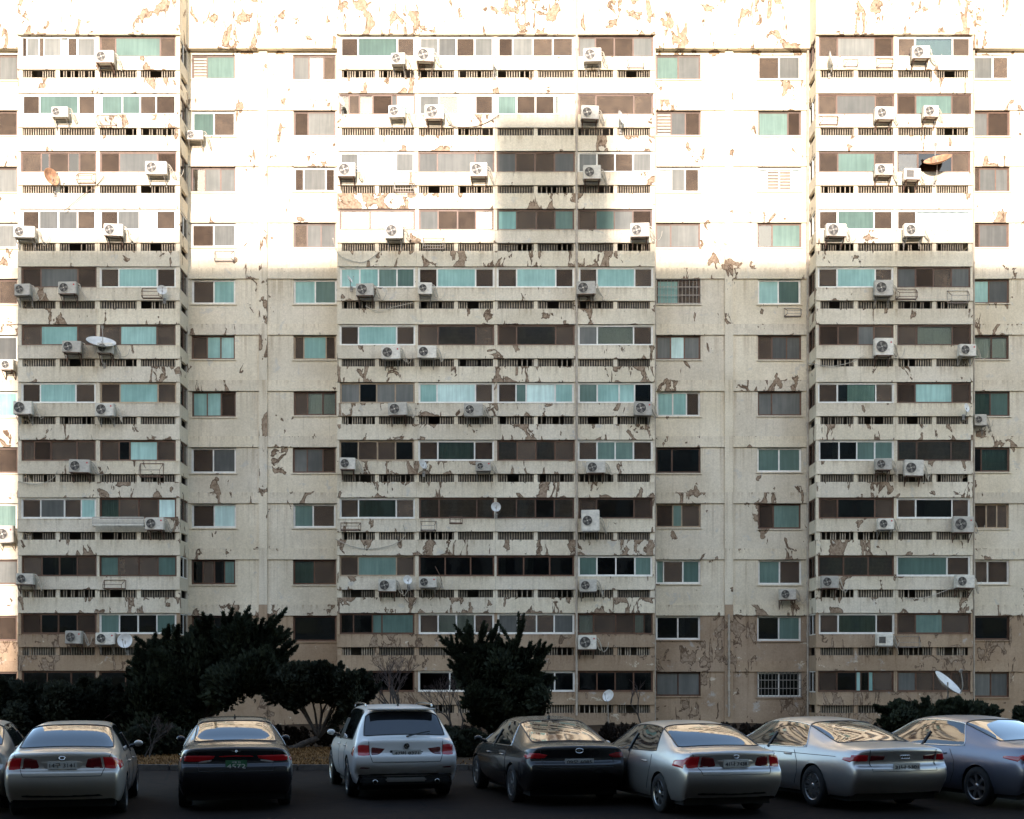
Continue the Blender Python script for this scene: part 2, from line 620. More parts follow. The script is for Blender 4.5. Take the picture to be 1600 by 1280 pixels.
BAL = {}
for c, p0, p1, w0, w1 in BAYS:
    for r in range(ROWS):
        h = hb(r)
        X0, X1 = bx(p0) + (.004 if c not in FIRST else 0), bx(p1) - (.004 if c not in LASTB else 0)
        zw1, zw0 = bz(h), bz(h + 34)
        zp0 = bz(h + 53.5 + random.uniform(-.4, .4))
        zs1 = bz(h + 66)
        zs0 = bz(h + 90.2) + .003 if r < ROWS - 1 else -.1
        a0, a1 = bx(w0) + random.uniform(-.03, .02), bx(w1) + random.uniform(-.02, .03)
        tan = 1.0 if r >= 10 else 0
        mb = MB()
        mb.box(X0, X1, YB - .045, YB + .10, zp0, zw0)                    # parapet
        mb.box(X0, X1, YB - .06, YB + .12, zw0, zw0 + .025)              # coping
        o = mb.build('parapet', M['paint'], bld)
        painted(o, peel_at((p0 + p1) / 2, r, 'parapet'), tan)
        mb = MB()
        mb.box(X0, X1, YB - .03, YB + .12, zs0, zs1)                     # slab edge
        mb.box(X0, X1, YB + .12, YW - .01, zs1 - .25, zs1 - .1)          # balcony floor
        o = mb.build('balcony_slab', M['paint'], bld)
        painted(o, peel_at((p0 + p1) / 2, r, 'slab'), 1.0 if r >= 10 else 0)
        xm = (X0 + X1) / 2                                               # posts beside and between the openings
        e0 = .20 if c in FIRST else .10
        e1 = .20 if c in LASTB else .10
        for q0, q1 in ((X0, X0 + e0), (xm - .09, xm + .09), (X1 - e1, X1)):
            mb = MB()
            mb.box(q0, q1, YB + .012, YB + .11, zs1, zp0)
            painted(mb.build('post', M['paint'], bld), .35, tan)
        for q0, q1 in ((X0, a0), (a1, X1)):
            mb = MB()
            mb.box(q0, q1, YB + .01, YB + .11, zw0 + .025, zw1)
            painted(mb.build('window_jamb', M['paint'], bld), .35, tan)
        if not (r == ROWS - 1 and c in 'BC'):
            for q0, q1 in ((X0 + e0, xm - .09), (xm + .09, X1 - e1)):
                wq, hq = round(q1 - q0, 2), round(zp0 - zs1, 2)
                var = random.choice((0, 0, 0, 0, 1, 1, 2, 3))
                key = (wq, hq, var)
                if key not in BAL:
                    n = 14
                    miss = [set(), set(random.sample(range(n), 3)), set(range(4, 8)), set(random.sample(range(n), 5))][var]
                    BAL[key] = baluster_mesh(q1 - q0, zp0 - zs1, n, miss)
                o = link('baluster_row', BAL[key], bld, (q0, YB + .08, zs1))
                o['kind'] = 'stuff'
                painted(o, .2, tan)
        WIN[c, r] = (a0, a1, zw0 + .03, zw1 - .012, YB + .05)
    mb = MB()
    X0, X1 = bx(p0) + (.004 if c not in FIRST else 0), bx(p1) - (.004 if c not in LASTB else 0)
    mb.box(X0, X1, YB - .05, YW + .22, bz(hb(0)) + .004, TOP_Z)
    mb.box(X0 - (.05 if c in FIRST else 0), X1 + (.05 if c in LASTB else 0), YB - .12, YB - .05, bz(hb(0)) + .004, bz(hb(0)) + .07)
    painted(mb.build('roof_fascia', M['paint'], bld), .74)

# --- side walls of the balcony blocks, with their end windows
SIDEWIN = []
for b0, b1 in BLOCKS:
    for s, px in ((-1, b0), (1, b1)):
        x_out = bx(px)
        x_in = x_out - s * .12
        xa, xb = min(x_out, x_in), max(x_out, x_in)
        if s > 0: xb += .003
        else: xa -= .003
        for r in range(ROWS):
            h = hb(r)
            zs0 = bz(h + 90.2) + .003 if r < ROWS - 1 else -.1
            mb = MB()
            y0, y1 = YB + .122, YW + .03
            mb.box(xa, xb, y0, y1, zs0, bz(h + 66))
            mb.box(xa, xb, y0, y1, bz(h + 53.5), bz(h + 34))
            mb.box(xa, xb, y0, y0 + .12, bz(h + 66), bz(h + 53.5))
            mb.box(xa, xb, y1 - .15, y1, bz(h + 66), bz(h + 53.5))
            mb.box(xa, xb, y1 - .12, y1, bz(h + 34), bz(h))
            painted(mb.build('balcony_side', M['paint'], bld), .55, 1.0 if r >= 10 else 0)
            SIDEWIN.append((xa, xb, y0, y1 - .12, bz(h + 34) + .003, bz(h) - .01, r))

# --- dark interiors behind the glass
mb = MB()
for b0, b1 in BLOCKS:
    mb.box(bx(b0) + .13, bx(b1) - .13, YW - .005, YW + .1, 0, bz(hb(0)) - .01)
mb.box(wx(-60), wx(1660), YW + 2.0, YW + 2.2, -.1, TOP_Z)
mb.box(wx(-60), wx(-60) + .2, YW + .23, YW + 2.0, -.1, TOP_Z)
mb.box(wx(1660) - .2, wx(1660), YW + .23, YW + 2.0, -.1, TOP_Z)
mb.box(wx(-60), wx(1660), YW + .23, YW + 2.0, TOP_Z - .3, TOP_Z - .1)
for r in range(ROWS):
    z = wz(hw(r) + 78)
    mb.box(wx(-60) + .2, wx(1660) - .2, YW + .23, YW + 2.0, z - .1, z + .1)
for px in (150, 300, 440, 540, 1020, 1120, 1265, 1400, 1520):
    mb.box(wx(px) - .06, wx(px) + .06, YW + .24, YW + 1.99, 0, TOP_Z - .31)
mb.build('interior_wall', M['interior'], bld)
# extra depth of the block behind the facade
mb = MB()
mb.box(wx(-60), wx(1660), YW + 2.21, YW + 11, -.1, TOP_Z)
painted(mb.build('rear_wall', M['paint'], bld), .3)

# --- rain pipes
def pipe(px, Y, py0, py1, rad=.055):
    mb = MB()
    a, b = at(px, py0, Y), at(px, py1, Y)
    mb.tube([a, b], rad, 10)
    for i in range(14):
        z = a.z + (b.z - a.z) * (i + .4) / 14
        mb.tube([(a.x, a.y, z - .04), (a.x, a.y, z + .04)], rad * 1.35, 10)
        mb.box(a.x - .02, a.x + .02, a.y, a.y + .16, z - .015, z + .015)
    return mb.build('rain_pipe', M['pipe'], bld, smooth=False)


pipe(290.5, YW - .14, -40, 1128)
pipe(901, YB - .09, -40, 1118, .05)
pipe(1262.5, YW - .14, -40, 1128)
pipe(1023.5, YW - .2, 60, 1128, .04)
pipe(1139, YW - .18, 960, 1120, .05)
pipe(1521.5, YW - .14, -40, 1128, .05)

# ---------------------------------------------------------------- windows
TABLE = {
 'A': ['Bd1 m1', 'Bd1 d1', 'Bm1', 'Wm1', 'Bg1 d1', 'Wm1', 'Wc1', 'Bg1 d1', 'Wg1', 'Bm1', 'Bg1 d1', 'Bk1'],
 'B': ['Wd5 m16 d6 m22 w8 d12 m22', 'Wd12 g28 d12', 'Bd14 k6 d14 k8 d12', 'Wd12 m14 m14 d13', 'Bd14 m28 d14', 'Bd14 c28 d14', 'Wd13 c26 d14', 'Bd9 d13 d20 d14', 'Wd13 m17 d12 c10', 'Bd14 k13 k13 d14', 'Bd14 k13 k14 d14', 'Bk14 k14 k14'],
 'C': ['Bd11 g33 d11', 'Wg13 g11 d10 d12', 'Bd13 m27 d13', 'Wd11 m14 c11 d12', 'Wd13 c28 d13', 'Bd15 c28 d14', 'Cd14 c28 d13', 'Bd13 k8 c20 d13', 'Bg13 d14 d14 p12', 'Bg13 d15 d14 g13', 'Wg14 k14 k14 g14', 'Bk14 k14 k14'],
 'D': ['Bl11 g22', 'Wg15 d15', 'Bb10 m12 m11', 'Wd15 m15', 'Wd16 c16', 'Bd12 c11 c11', 'Bc11 c11 d11', 'Wd16 m17', 'Wd16 p16', 'Bk8 d9 k8 g8', 'Bk15 k15', 'Bk15 k15'],
 'E': ['Bm13 w13 d10', 'Bd10 m20', 'Wd6 m15 d6', 'Bd10 m11 m11', 'Wc16 g16', 'Cd7 c17 d7', 'Bd11 w13 w11', 'Bm11 m13 d10', 'Wg13 d15', 'Bg16 d17', 'Bk34', 'Bk17 k17'],
 'F': ['Wd12 g28 d12', 'Bb6 d7 g9 d13 m3 c12', 'Wm12 w13 w13 m12', 'Bb22 b33', 'Wc14 c14 g14 g13', 'Wd13 c28 d13', 'Cm14 k13 m14 m14', 'Ck14 d15 d14 k14', 'Wd13 g28 d13', 'Cd13 g28 d13', 'Bk8 k12 g6 g20', 'Bk14 k14 k14'],
 'G': ['Wm14 m14 d14 m14', 'Wm12 g12 c11 d11', 'Bm13 m27 m13', 'Bm14 d15 d14 w13', 'Wd14 c30 d14', 'Bd15 b30 d14', 'Wc13 p29 d13', 'Wd14 g28 d14', 'Bb15 b30 b13', 'Bk20 k20 k18', 'Wd14 w14 w14 d14', 'Wk14 k20'],
 'H': ['Wd10 m14 d14 d14', 'Wg12 d12 d12 c12', 'Bm14 d15 d15 m15', 'Bc14 d15 d14 g14', 'Wd14 c29 d13', 'Bd14 b30 d14', 'Wd14 g8 p23 c14', 'Bb15 d15 b15 d15', 'Bb15 b15 k15 b15', 'Bk20 k20 k18', 'Wm14 d14 d13 m14', 'Wk14 k14 k14 k14'],
 'I': ['Bm12 d14 d14 m14', 'Bd12 d27 d13', 'Wm14 d14 d14 m14', 'Bd13 g14 m14 d14', 'Wd11 c24 d11', 'Wm14 w28 d14', 'Wg14 c17 c12 k13', 'Wd14 g14 g14 d14', 'Bd13 k28 d13', 'Wg13 k14 k14 g12', 'Bw12 d18 d15 w8 b6', 'Bk14 k14 k14 k14'],
 'J': ['Bg15 m15', 'Bl10 m10 d10', 'Ww10 m10 d10', 'Bm10 m20', 'Bc15 d15 #', 'Bm10 p10 m11', 'Wc11 c10 d9', 'Bk10 k18', 'Cd11 g6 d12', 'Wg4 d12 g10', 'Wk15 k15', 'Bm15 m15'],
 'K': ['Wd14 m14', 'Bg22 d9', 'Ww6 l9 l9 w6', 'Bb9 g18', 'Wc14 g15', 'Bd10 m11 m10', 'Bm10 m22', 'Wg14 g14', 'Bd10 g18', 'Wg14 d14', 'Wk14 g14', 'Wk14 k14 #'],
 'L': ['Bd12 m25 d12', 'Bd12 m26 d12', 'Bd12 g24 d12', 'Wd12 g24 d12', 'Wd12 c25 d11', 'Bd13 d14 m11 d13', 'Wd12 c25 d11', 'Wk13 k12 g12 g12', 'Bd12 k25 d12', 'Bb16 b16 b16', 'Wd12 g25 d11', 'Bd13 k14 c3 k6 c3 d14'],
 'M': ['Wd11 g24 d11', 'Bd12 g24 d12', 'Bb14 k24 d12', 'Wd12 w34', 'Bm13 d13 d13 m13', 'Bd14 w26 d13', 'Bd12 c25 d12', 'Bb13 b24 b13', 'Wd12 k24 d11', 'Wg34 d15', 'Bd13 g20 d20', 'Bm14 d14 d14 d14'],
 'N': ['Wm12 d10', 'Bm10 d15', 'Bd4 m13 m10', 'Bd3 m20', 'Bc10 m13', 'Bw12 w11', 'Bg10 g11', 'Bk5 g20', 'Cd9 d8 d8', 'Wd9 d14', 'Bk20', 'Bm12 m12'],
}
M['cloth_aqua'] = frosted('aqua_curtain', (.50, .78, .72), (.70, .92, .86), .9)
UNIT = {}
def unit_box(mat):
    if mat.name not in UNIT:
        mb = MB(); mb.box(0, 1, 0, 1, 0, 1)
        UNIT[mat.name] = mb.mesh('sheet_' + mat.name, mat)
    return UNIT[mat.name]


CURT = {}
def curtain_mesh(mat, v):
    k = (mat.name, v)
    if k not in CURT:
        rs = random.Random(v + 3)
        mb = MB()
        n = 26
        for i in range(n + 1):
            u = i / n
            y = .5 + .5 * math.sin(u * (38 + 9 * v) + rs.random() * .8)
            mb.v += [(u, y, 0), (u, y * .8, 1)]
        for i in range(n):
            mb.f.append((2 * i, 2 * i + 2, 2 * i + 3, 2 * i + 1)); mb.m.append(0)
        CURT[k] = mb.mesh('curtain_cloth', mat, True)
    return CURT[k]


def make_window(spec, x0, x1, z0, z1, y):
    fr = {'W': 'frame_white', 'B': 'frame_brown', 'C': 'frame_cream'}[spec[0]]
    items = spec[1:].split()
    bars = '#' in items
    items = [i for i in items if i != '#']
    ws = [float(i[1:]) for i in items]
    fw = .055 if spec[0] == 'W' else .045
    dep = .07
    mb = MB()
    mb.box(x0, x1, y, y + dep, z0, z0 + fw)
    mb.box(x0, x1, y, y + dep, z1 - fw, z1)
    mb.box(x0, x0 + fw, y + .001, y + dep, z0 + fw, z1 - fw)
    mb.box(x1 - fw, x1, y + .001, y + dep, z0 + fw, z1 - fw)
    tot = sum(ws)
    span = (x1 - x0) - 2 * fw
    xs = [x0 + fw]
    for w in ws: xs.append(xs[-1] + span * w / tot)
    panes = []
    for i, it in enumerate(items):
        a, b = xs[i], xs[i + 1]
        k = it[0]
        off = .012 if i % 2 else .034
        sw = .032 if b - a > .35 else .016
        ya, yb = y + off, y + off + .022
        # sash
        mb.box(a, a + sw, ya, yb, z0 + fw, z1 - fw)
        mb.box(b - sw, b, ya, yb, z0 + fw, z1 - fw)
        mb.box(a + sw, b - sw, ya, yb, z0 + fw, z0 + fw + sw)
        mb.box(a + sw, b - sw, ya, yb, z1 - fw - sw, z1 - fw)
        panes.append((k, a + sw, b - sw, y + off + .009))
    root = mb.build('window', M[fr], bld)
    za, zb = z0 + fw + .016, z1 - fw - .016
    for k, a, b, yy in panes:
        name, mat = {'d': ('insect_screen', 'screen'), 'k': ('glass_pane', 'dark_glass'), 'c': ('frosted_pane', 'frost_cyan'), 'p': ('frosted_pane', 'frost_pale'),
                     'g': ('tinted_pane', 'frost_green'), 'm': ('matt_pane', 'frost_grey'), 'w': ('glass_pane', 'glass'), 'b': ('glass_pane', 'glass'), 'l': ('louver', None)}[k]
        if k in 'cp' and random.random() < .12:
            # clear glass with an aqua curtain drawn most of the way
            link('glass_pane', unit_box(M['glass']), root, (a, yy, za), (b - a, .006, zb - za))
            f = random.uniform(.62, .95)
            xa = a if random.random() < .5 else b - (b - a) * f
            link('curtain', curtain_mesh(M['cloth_aqua'], random.randrange(4)), root, (xa, yy + .03, za - .02), ((b - a) * f, .05, zb - za + .03))
            continue
        if mat:
            if k == 'g' and random.random() < .15: mat, name = 'glass', 'glass_pane'
            link(name, unit_box(M[mat]), root, (a, yy, za), (b - a, .006, zb - za))
        if k == 'w':
            link('curtain', curtain_mesh(M['curtain_white'], random.randrange(4)), root, (a - .02, yy + .04, za - .03), (b - a + .04, .07, zb - za + .05))
        elif mat == 'glass' and k == 'g':
            link('curtain', curtain_mesh(M['frost_green'], random.randrange(4)), root, (a - .02, yy + .06, za - .03), (b - a + .04, .07, zb - za + .05))
        elif k == 'b':
            link('blind', unit_box(M['curtain_brown']), root, (a - .02, yy + .05, za - .03), (b - a + .04, .008, zb - za + .05))
        elif k == 'd' and random.random() < .6:
            # sliding glass behind the screen
            link('glass_pane', unit_box(M['dark_glass']), root, (a, yy + .02, za), (b - a, .005, zb - za))
        elif k == 'k' and random.random() < .35:
            w = (b - a) * random.uniform(.2, .45)
            xx = a if random.random() < .5 else b - w
            link('curtain', curtain_mesh(M['curtain_white'], random.randrange(4)), root, (xx, yy + .1, za - .03), (w, .08, zb - za + .05))
        if k == 'l':
            mb = MB()
            n = 7
            for i in range(n):
                z = za + (zb - za) * i / n
                mb.box(a, b, yy - .01, yy + .012, z, z + (zb - za) / n * .72)
            mb.build('louver', M['slat'], root)
    if bars:
        mb = MB()
        n = 12
        for i in range(n + 1):
            x = x0 + (x1 - x0) * i / n
            mb.box(x - .009, x + .009, y - .11, y - .092, z0, z1)
        for i in range(4):
            z = z0 + (z1 - z0) * (i + .02) / 3.04
            mb.box(x0 - .05, x1 + .05, y - .116, y - .112, z, z + .03)
            mb.box(x0 - .05, x0 - .03, y - .112, y + .0, z, z + .03)
            mb.box(x1 + .03, x1 + .05, y - .112, y + .0, z, z + .03)
        mb.build('security_grille', M['iron_grey'], root)
    return root


for (c, r), (x0, x1, z0, z1, y) in WIN.items():
    make_window(TABLE[c][r], x0, x1, z0, z1, y)
# end windows of the balcony blocks
for xa, xb, y0, y1, z0, z1, r in SIDEWIN:
    xm = (xa + xb) / 2
    mb = MB()
    f = .05
    mb.box(xm - .035, xm + .035, y0, y1, z0, z0 + f)
    mb.box(xm - .035, xm + .035, y0, y1, z1 - f, z1)
    for ya in (y0, (y0 + y1) / 2 - f / 2, y1 - f):
        mb.box(xm - .034, xm + .034, ya, ya + f, z0 + f, z1 - f)
    root = mb.build('window', random.choice([M['frame_brown'], M['frame_brown'], M['frame_white']]), bld)
    ymid = (y0 + y1) / 2
    for ya, yb in ((y0 + f, ymid - f / 2), (ymid + f / 2, y1 - f)):
        link('glass_pane', unit_box(M['dark_glass']), root, (xm - .003, ya, z0 + f), (.006, yb - ya, z1 - z0 - 2 * f))
# ---------------------------------------------------------------- things hung on the facade
ORD = ['top', 'second', 'third', 'fourth', 'fifth', 'sixth', 'seventh', 'eighth', 'ninth', 'tenth', 'eleventh', 'lowest']
ORDR = ['topmost row'] + [o + ' row from top' for o in ORD[1:11]] + ['lowest row']
BAYNAME = {'A': 'recessed wall at the far left edge', 'B': 'left block, outer bay', 'C': 'left block, bay by the corner pipe', 'D': 'left recess, window by the pipe', 'E': 'left recess, window by the central block',
           'F': 'central block, first bay from left', 'G': 'central block, second bay from left', 'H': 'central block, third bay from left', 'I': 'central block, bay right of the pipe',
           'J': 'right recess, window by the central block', 'K': 'right recess, window by the right block', 'L': 'right block, left bay', 'M': 'right block, right bay', 'N': 'recessed wall at the right edge'}
BAYX = [('A', -60, 28), ('B', 28, 152), ('C', 152, 285), ('D', 285, 410), ('E', 410, 527), ('F', 527, 651), ('G', 651, 774), ('H', 774, 900), ('I', 900, 1023), ('J', 1023, 1138),
        ('K', 1138, 1265), ('L', 1265, 1399), ('M', 1399, 1520), ('N', 1520, 1700)]
RECESS = set('ADEJKN')


def where(px, py):
    c = next(k for k, a, b in BAYX if a <= px < b)
    r = int(round((py - 45 - (hw(0) if c in RECESS else hb(0))) / (87.65 if c in RECESS else 90.2)))
    return c, max(0, min(11, r))


def wall_y(c): return YW - .03 if c in RECESS else YB - .045


# unit meshes of an outdoor unit: 1 wide, 1 high, real depth in metres, back at y=0, base at z=0
def ac_meshes():
    out = {}
    mb = MB(); mb.box(-.5, .5, -.30, 0, 0, 1)
    me = mb.mesh('casing', M['ac_white'])
    bm = bmesh.new(); bm.from_mesh(me)
    bmesh.ops.bevel(bm, geom=list(bm.edges), offset=.028, segments=2, affect='EDGES')
    bm.to_mesh(me); bm.free()
    out['casing'] = me
    return out


AC = ac_meshes()


def fan_mesh(kind):
    """fan opening with blades, hub and guard wires, 1 unit across, facing -y, at y=0"""
    mb = MB()
    N = 28
    if kind == 'round':
        ring = [(.5 * math.cos(2 * math.pi * i / N), -.004, .5 * math.sin(2 * math.pi * i / N)) for i in range(N)]
        mb.add(ring + [(0, -.004, 0)], [(i, (i + 1) % N, N) for i in range(N)], 0)
        for b in range(4):
            a = b * math.pi / 2 + .4
            pts = []
            for t, rr in ((-.35, .12), (-.5, .42), (.1, .46), (.35, .14)):
                pts.append((rr * math.cos(a + t), -.009 - .004 * (t > 0), rr * math.sin(a + t)))
            mb.add(pts, [(0, 1, 2, 3)], 2)
        hub = [(.085 * math.cos(2 * math.pi * i / 12), -.02, .085 * math.sin(2 * math.pi * i / 12)) for i in range(12)]
        mb.add(hub, [tuple(range(12))], 1)
        for rr in (.2, .3, .4, .5):
            mb.tube([(rr * math.cos(2 * math.pi * i / N), -.022, rr * math.sin(2 * math.pi * i / N)) for i in range(N + 1)], .009 if rr < .5 else .02, 4, 2 if rr < .5 else 1, cap=False)
        for i in range(8):
            a = 2 * math.pi * i / 8
            mb.bar((.08 * math.cos(a), -.022, .08 * math.sin(a)), (.5 * math.cos(a), -.022, .5 * math.sin(a)), .008, 2)
    else:
        mb.add([(-.5, -.004, -.5), (.5, -.004, -.5), (.5, -.004, .5), (-.5, -.004, .5)], [(0, 1, 2, 3)], 0)
        for i in range(9):
            z = -.5 + (i + .5) / 9
            mb.box(-.5, .5, -.016, -.006, z - .018, z + .018, 2)
        for s in (-.52, .5):
            mb.box(s, s + .02, -.02, -.003, -.52, .52, 1)
            mb.box(-.5, .5, -.019, -.003, s, s + .02, 1)
    return mb.mesh('fan_grille', [M['ac_dark'], M['ac_white'], M['ac_grey']])


FAN = {'round': fan_mesh('round'), 'square': fan_mesh('square')}
BRK = {}
def bracket_mesh(w, rusty):
    k = (round(w, 1), rusty)
    if k not in BRK:
        mb = MB()
        for s in (-1, 1):
            x = s * w * .38
            mb.box(x - .02, x + .02, -.52, .0, -.035, -.003)
            mb.bar((x, -.50, -.03), (x, .0, -.38), .018)
            mb.box(x - .02, x + .02, -.015, .0, -.42, -.0)
        mb.box(-w * .46, w * .46, -.53, -.49, -.034, -.004)
        mb.box(-w * .46, w * .46, -.2, -.16, -.034, -.004)
        BRK[k] = mb.mesh('bracket', M['iron'] if rusty else M['iron_grey'])
    return BRK[k]


HOSES = []
def hose_meshes():
    for v in range(6):
        rs = random.Random(40 + v)
        mb = MB()
        for k in range(2):
            x0 = .42
            L = .35 + .35 * rs.random()
            pts = [(x0, -.12, .30 - .1 * k), (x0 + .10, -.14, .24 - .1 * k), (x0 + .15 + .1 * rs.random(), -.1, .0 - .1 * k), (x0 + L * .6, -.06, -.22 - .25 * rs.random()),
                   (x0 + L * (.9 if k else .3), -.03, -.1 - .1 * rs.random()), (x0 + L * (1.0 if k else .1), -.015, .12)]
            # smooth it
            P = [Vector(p) for p in pts]
            sm = []
            for i in range(len(P) - 1):
                p0, p1, p2, p3 = P[max(i - 1, 0)], P[i], P[i + 1], P[min(i + 2, len(P) - 1)]
                for q in range(5):
                    t = q / 5
                    sm.append(.5 * ((2 * p1) + (-p0 + p2) * t + (2 * p0 - 5 * p1 + 4 * p2 - p3) * t * t + (-p0 + 3 * p1 - 3 * p2 + p3) * t ** 3))
            sm.append(P[-1])
            mb.tube(sm, .022 if k == 0 else .012, 6)
        HOSES.append(mb.mesh('hose', M['hose'], True))
hose_meshes()
BADGE = MB(); BADGE.lathe([(0, -.006), (.5, -.006), (.5, 0)], 12, 'y'); BADGE = BADGE.mesh('badge', M['ac_red'])


def smooth_pts(pts, n=5):
    P = [Vector(p) for p in pts]
    sm = []
    for i in range(len(P) - 1):
        p0, p1, p2, p3 = P[max(i - 1, 0)], P[i], P[i + 1], P[min(i + 2, len(P) - 1)]
        for q in range(n):
            t = q / n
            sm.append(.5 * ((2 * p1) + (-p0 + p2) * t + (2 * p0 - 5 * p1 + 4 * p2 - p3) * t * t + (-p0 + 3 * p1 - 3 * p2 + p3) * t ** 3))
    sm.append(P[-1])
    return sm


ACS = [(165, 91, 29, 20), (95, 177, 26, 16), (305, 213, 26, 14), (245, 264, 34, 20), (39, 364, 33, 18), (178, 361, 30, 19), (37, 454, 25, 18), (107, 451, 29, 19), (113, 543, 30, 18), (165, 545, 24, 16),
       (37, 638, 30, 20), (165, 641, 30, 20), (125, 729, 33, 20), (243, 819, 30, 19), (40, 905, 27, 17), (116, 996, 26, 20), (165, 998, 30, 18), (13, 571, 20, 16), (10, 835, 28, 26),
       (623, 94, 22, 18), (664, 88, 28, 21), (926, 88, 28, 21), (621, 176, 26, 19), (679, 177, 30, 22), (921, 178, 28, 22), (542, 267, 28, 22), (748, 267, 27, 22), (925, 271, 28, 22),
       (616, 362, 28, 24), (1000, 361, 30, 22), (571, 454, 28, 19), (664, 452, 22, 18), (916, 451, 30, 20), (611, 552, 30, 20), (667, 551, 30, 19), (622, 640, 30, 20), (740, 641, 30, 20),
       (1004, 639, 28, 21), (543, 725, 25, 18), (755, 729, 24, 14), (931, 731, 30, 18), (923, 814, 29, 33), (605, 915, 28, 19), (669, 910, 28, 16), (919, 915, 27, 19), (917, 1004, 29, 22),
       (1438, 84, 28, 20), (1381, 179, 30, 20), (1453, 176, 24, 18), (1380, 267, 28, 18), (1424, 274, 26, 18), (1305, 361, 32, 20), (1427, 361, 32, 20), (1380, 451, 29, 24), (1380, 543, 30, 27),
       (1510, 548, 27, 18), (1530, 657, 20, 17), (1380, 726, 26, 18), (1427, 732, 30, 25), (1383, 819, 25, 17), (1504, 820, 32, 25), (1230, 929, 26, 17), (1296, 910, 27, 19), (1506, 909, 30, 20),
       (1381, 1000, 26, 18), (745, 1119, 24, 17)]
SQUARE = {(1424, 274), (1381, 1000)}
FANDARK = {}
for px, py, w, h in ACS:
    c, r = where(px, py)
    y = wall_y(c)
    s = y / F
    W, Hh = w * s * .98, h * s
    base = at(px, py + h / 2, y - .30)
    ground = py > 1100
    big = h >= 24
    kind = 'square' if (px, py) in SQUARE else 'round'
    desc = 'corner-mounted small' if (px, py) == (37, 454) else 'tall boxy' if big else ('small white' if w < 25 else random.choice(['white', 'off-white', 'pale']))
    if ground:
        lab = 'outdoor air conditioner standing low at the wall foot behind the conifer'
    else:
        lab = f'{desc} outdoor air conditioner, {ORDR[r]}, {BAYNAME[c]}'
    o = thing('air_conditioner', lab, 'air conditioner', (base.x, y - .16, base.z), 0, 'outdoor air conditioners on the facade')
    link('casing', AC['casing'], o, (0, 0, 0), (W, 1, Hh))
    o.rotation_euler = (random.uniform(-.02, .02), random.uniform(-.025, .025), random.uniform(-.07, .07))
    fd = min(Hh * .82, W * .62) * random.uniform(.84, 1.0)
    link('fan_grille', FAN[kind], o, (-W * .5 + fd * .5 + W * .07, -.302, Hh * .5), (fd, 1, fd) if kind == 'round' else (fd * .85, 1, fd * .8))
    if not ground:
        link('bracket', bracket_mesh(W, random.random() < .6), o, (0, .155, 0))
        link('hose', HOSES[random.randrange(6)], o, (W * .5 - .42, .02, Hh * .35), (1, 1, 1))
    else:
        link('bracket', bracket_mesh(W, True), o, (0, .155, 0))
    if random.random() < .3 or (px, py) in ((917, 1004), (669, 910), (116, 996)):
        link('badge', BADGE, o, (W * .36, -.302, Hh * .75), (.07, 1, .07))

# --- satellite dishes: px, py, diameter px, facing (yaw, pitch degrees), rusty
def dish_mesh(mat):
    mb = MB()
    prof = [(r, -.26 * (1 - r * r) * .5 + .0) for r in (.001, .12, .25, .37, .45, .5)]
    # bowl opens towards -y
    prof = [(r, .16 * (1 - (r / .5) ** 2)) for r in (.001, .12, .22, .32, .42, .5)]
    mb.lathe(prof, 26, 'y')
    back = [(r, a + .012) for r, a in reversed(prof)]
    mb.lathe([(.5, 0.0), (.515, .004), (.5, .012)] + [(r, a + .014) for r, a in prof[::-1]], 26, 'y')
    return mb.mesh('bowl', mat, True)


DISH = {False: dish_mesh(M['dish_white']), True: dish_mesh(M['dish_rust'])}
mb = MB()
mb.tube(smooth_pts([(0, .0, -.5), (0, -.22, -.40), (0, -.50, -.06)]), .016, 6)
mb.tube([(0, -.47, -.05), (0, -.57, -.02)], .05, 10)
FEED = mb.mesh('feed_arm', M['iron_grey'])
DISHES = [(81, 276, 27, 55, 10, True), (158, 533, 44, 25, 58, False), (253, 453, 15, 20, 10, False), (195, 1001, 23, 0, 8, False), (772, 98, 17, 70, 15, False), (533, 157, 16, 60, 20, False),
          (971, 183, 20, 60, 10, False), (661, 725, 16, 50, 20, False), (775, 792, 15, 10, 5, False), (637, 906, 14, 20, 10, False), (950, 1087, 19, -35, 20, False), (1300, 92, 24, 68, 12, False),
          (1465, 248, 42, -30, 55, True), (1511, 637, 14, 40, 10, False), (1482, 1066, 50, 53, 46, False), (547, 436, 13, 70, 30, False)]
for px, py, d, yaw, pit, rust in DISHES:
    c, r = where(px, py + 8)
    y = wall_y(c) - .45
    if d == 50: y = YB - 2.5
    D = d * y / F
    p = at(px, py, y)
    lab = f'{"rusty" if rust else ("large white" if d > 35 else "small white")} satellite dish, {ORDR[r]}, {BAYNAME[c]}'
    if d == 50: lab = 'large tilted white satellite dish on a pole behind the round shrub'
    if (px, py) == (950, 1087): lab = 'small white satellite dish on a thin pole in front of the central block'
    o = thing('satellite_dish', lab, 'satellite dish', p, 0, 'satellite dishes on the facade')
    rot = (R(-pit), 0, R(yaw))
    link('bowl', DISH[rust], o, (0, 0, 0), (D, D, D), rot)
    link('feed_arm', FEED, o, (0, 0, 0), (D, D, D), rot)
    mb = MB()
    if d == 50:
        mb.tube([(0, .1, 0), (.06, .16, -p.z + BED_Z)], .035, 8)
    elif (px, py) == (950, 1087):
        mb.tube([(0, .05, -.1), (.02, .1, -p.z + BED_Z)], .022, 8)
    else:
        mb.tube([(0, .04, 0), (0, .12, -D * .75)], .018, 6)
        mb.tube([(0, .12, -D * .75), (0, .44, -D * .75 - .04)], .018, 6)
        mb.box(-.06, .06, .425, .445, -D * .75 - .16, -D * .75 + .08)
    mb.build('mast', M['iron_grey'], o)

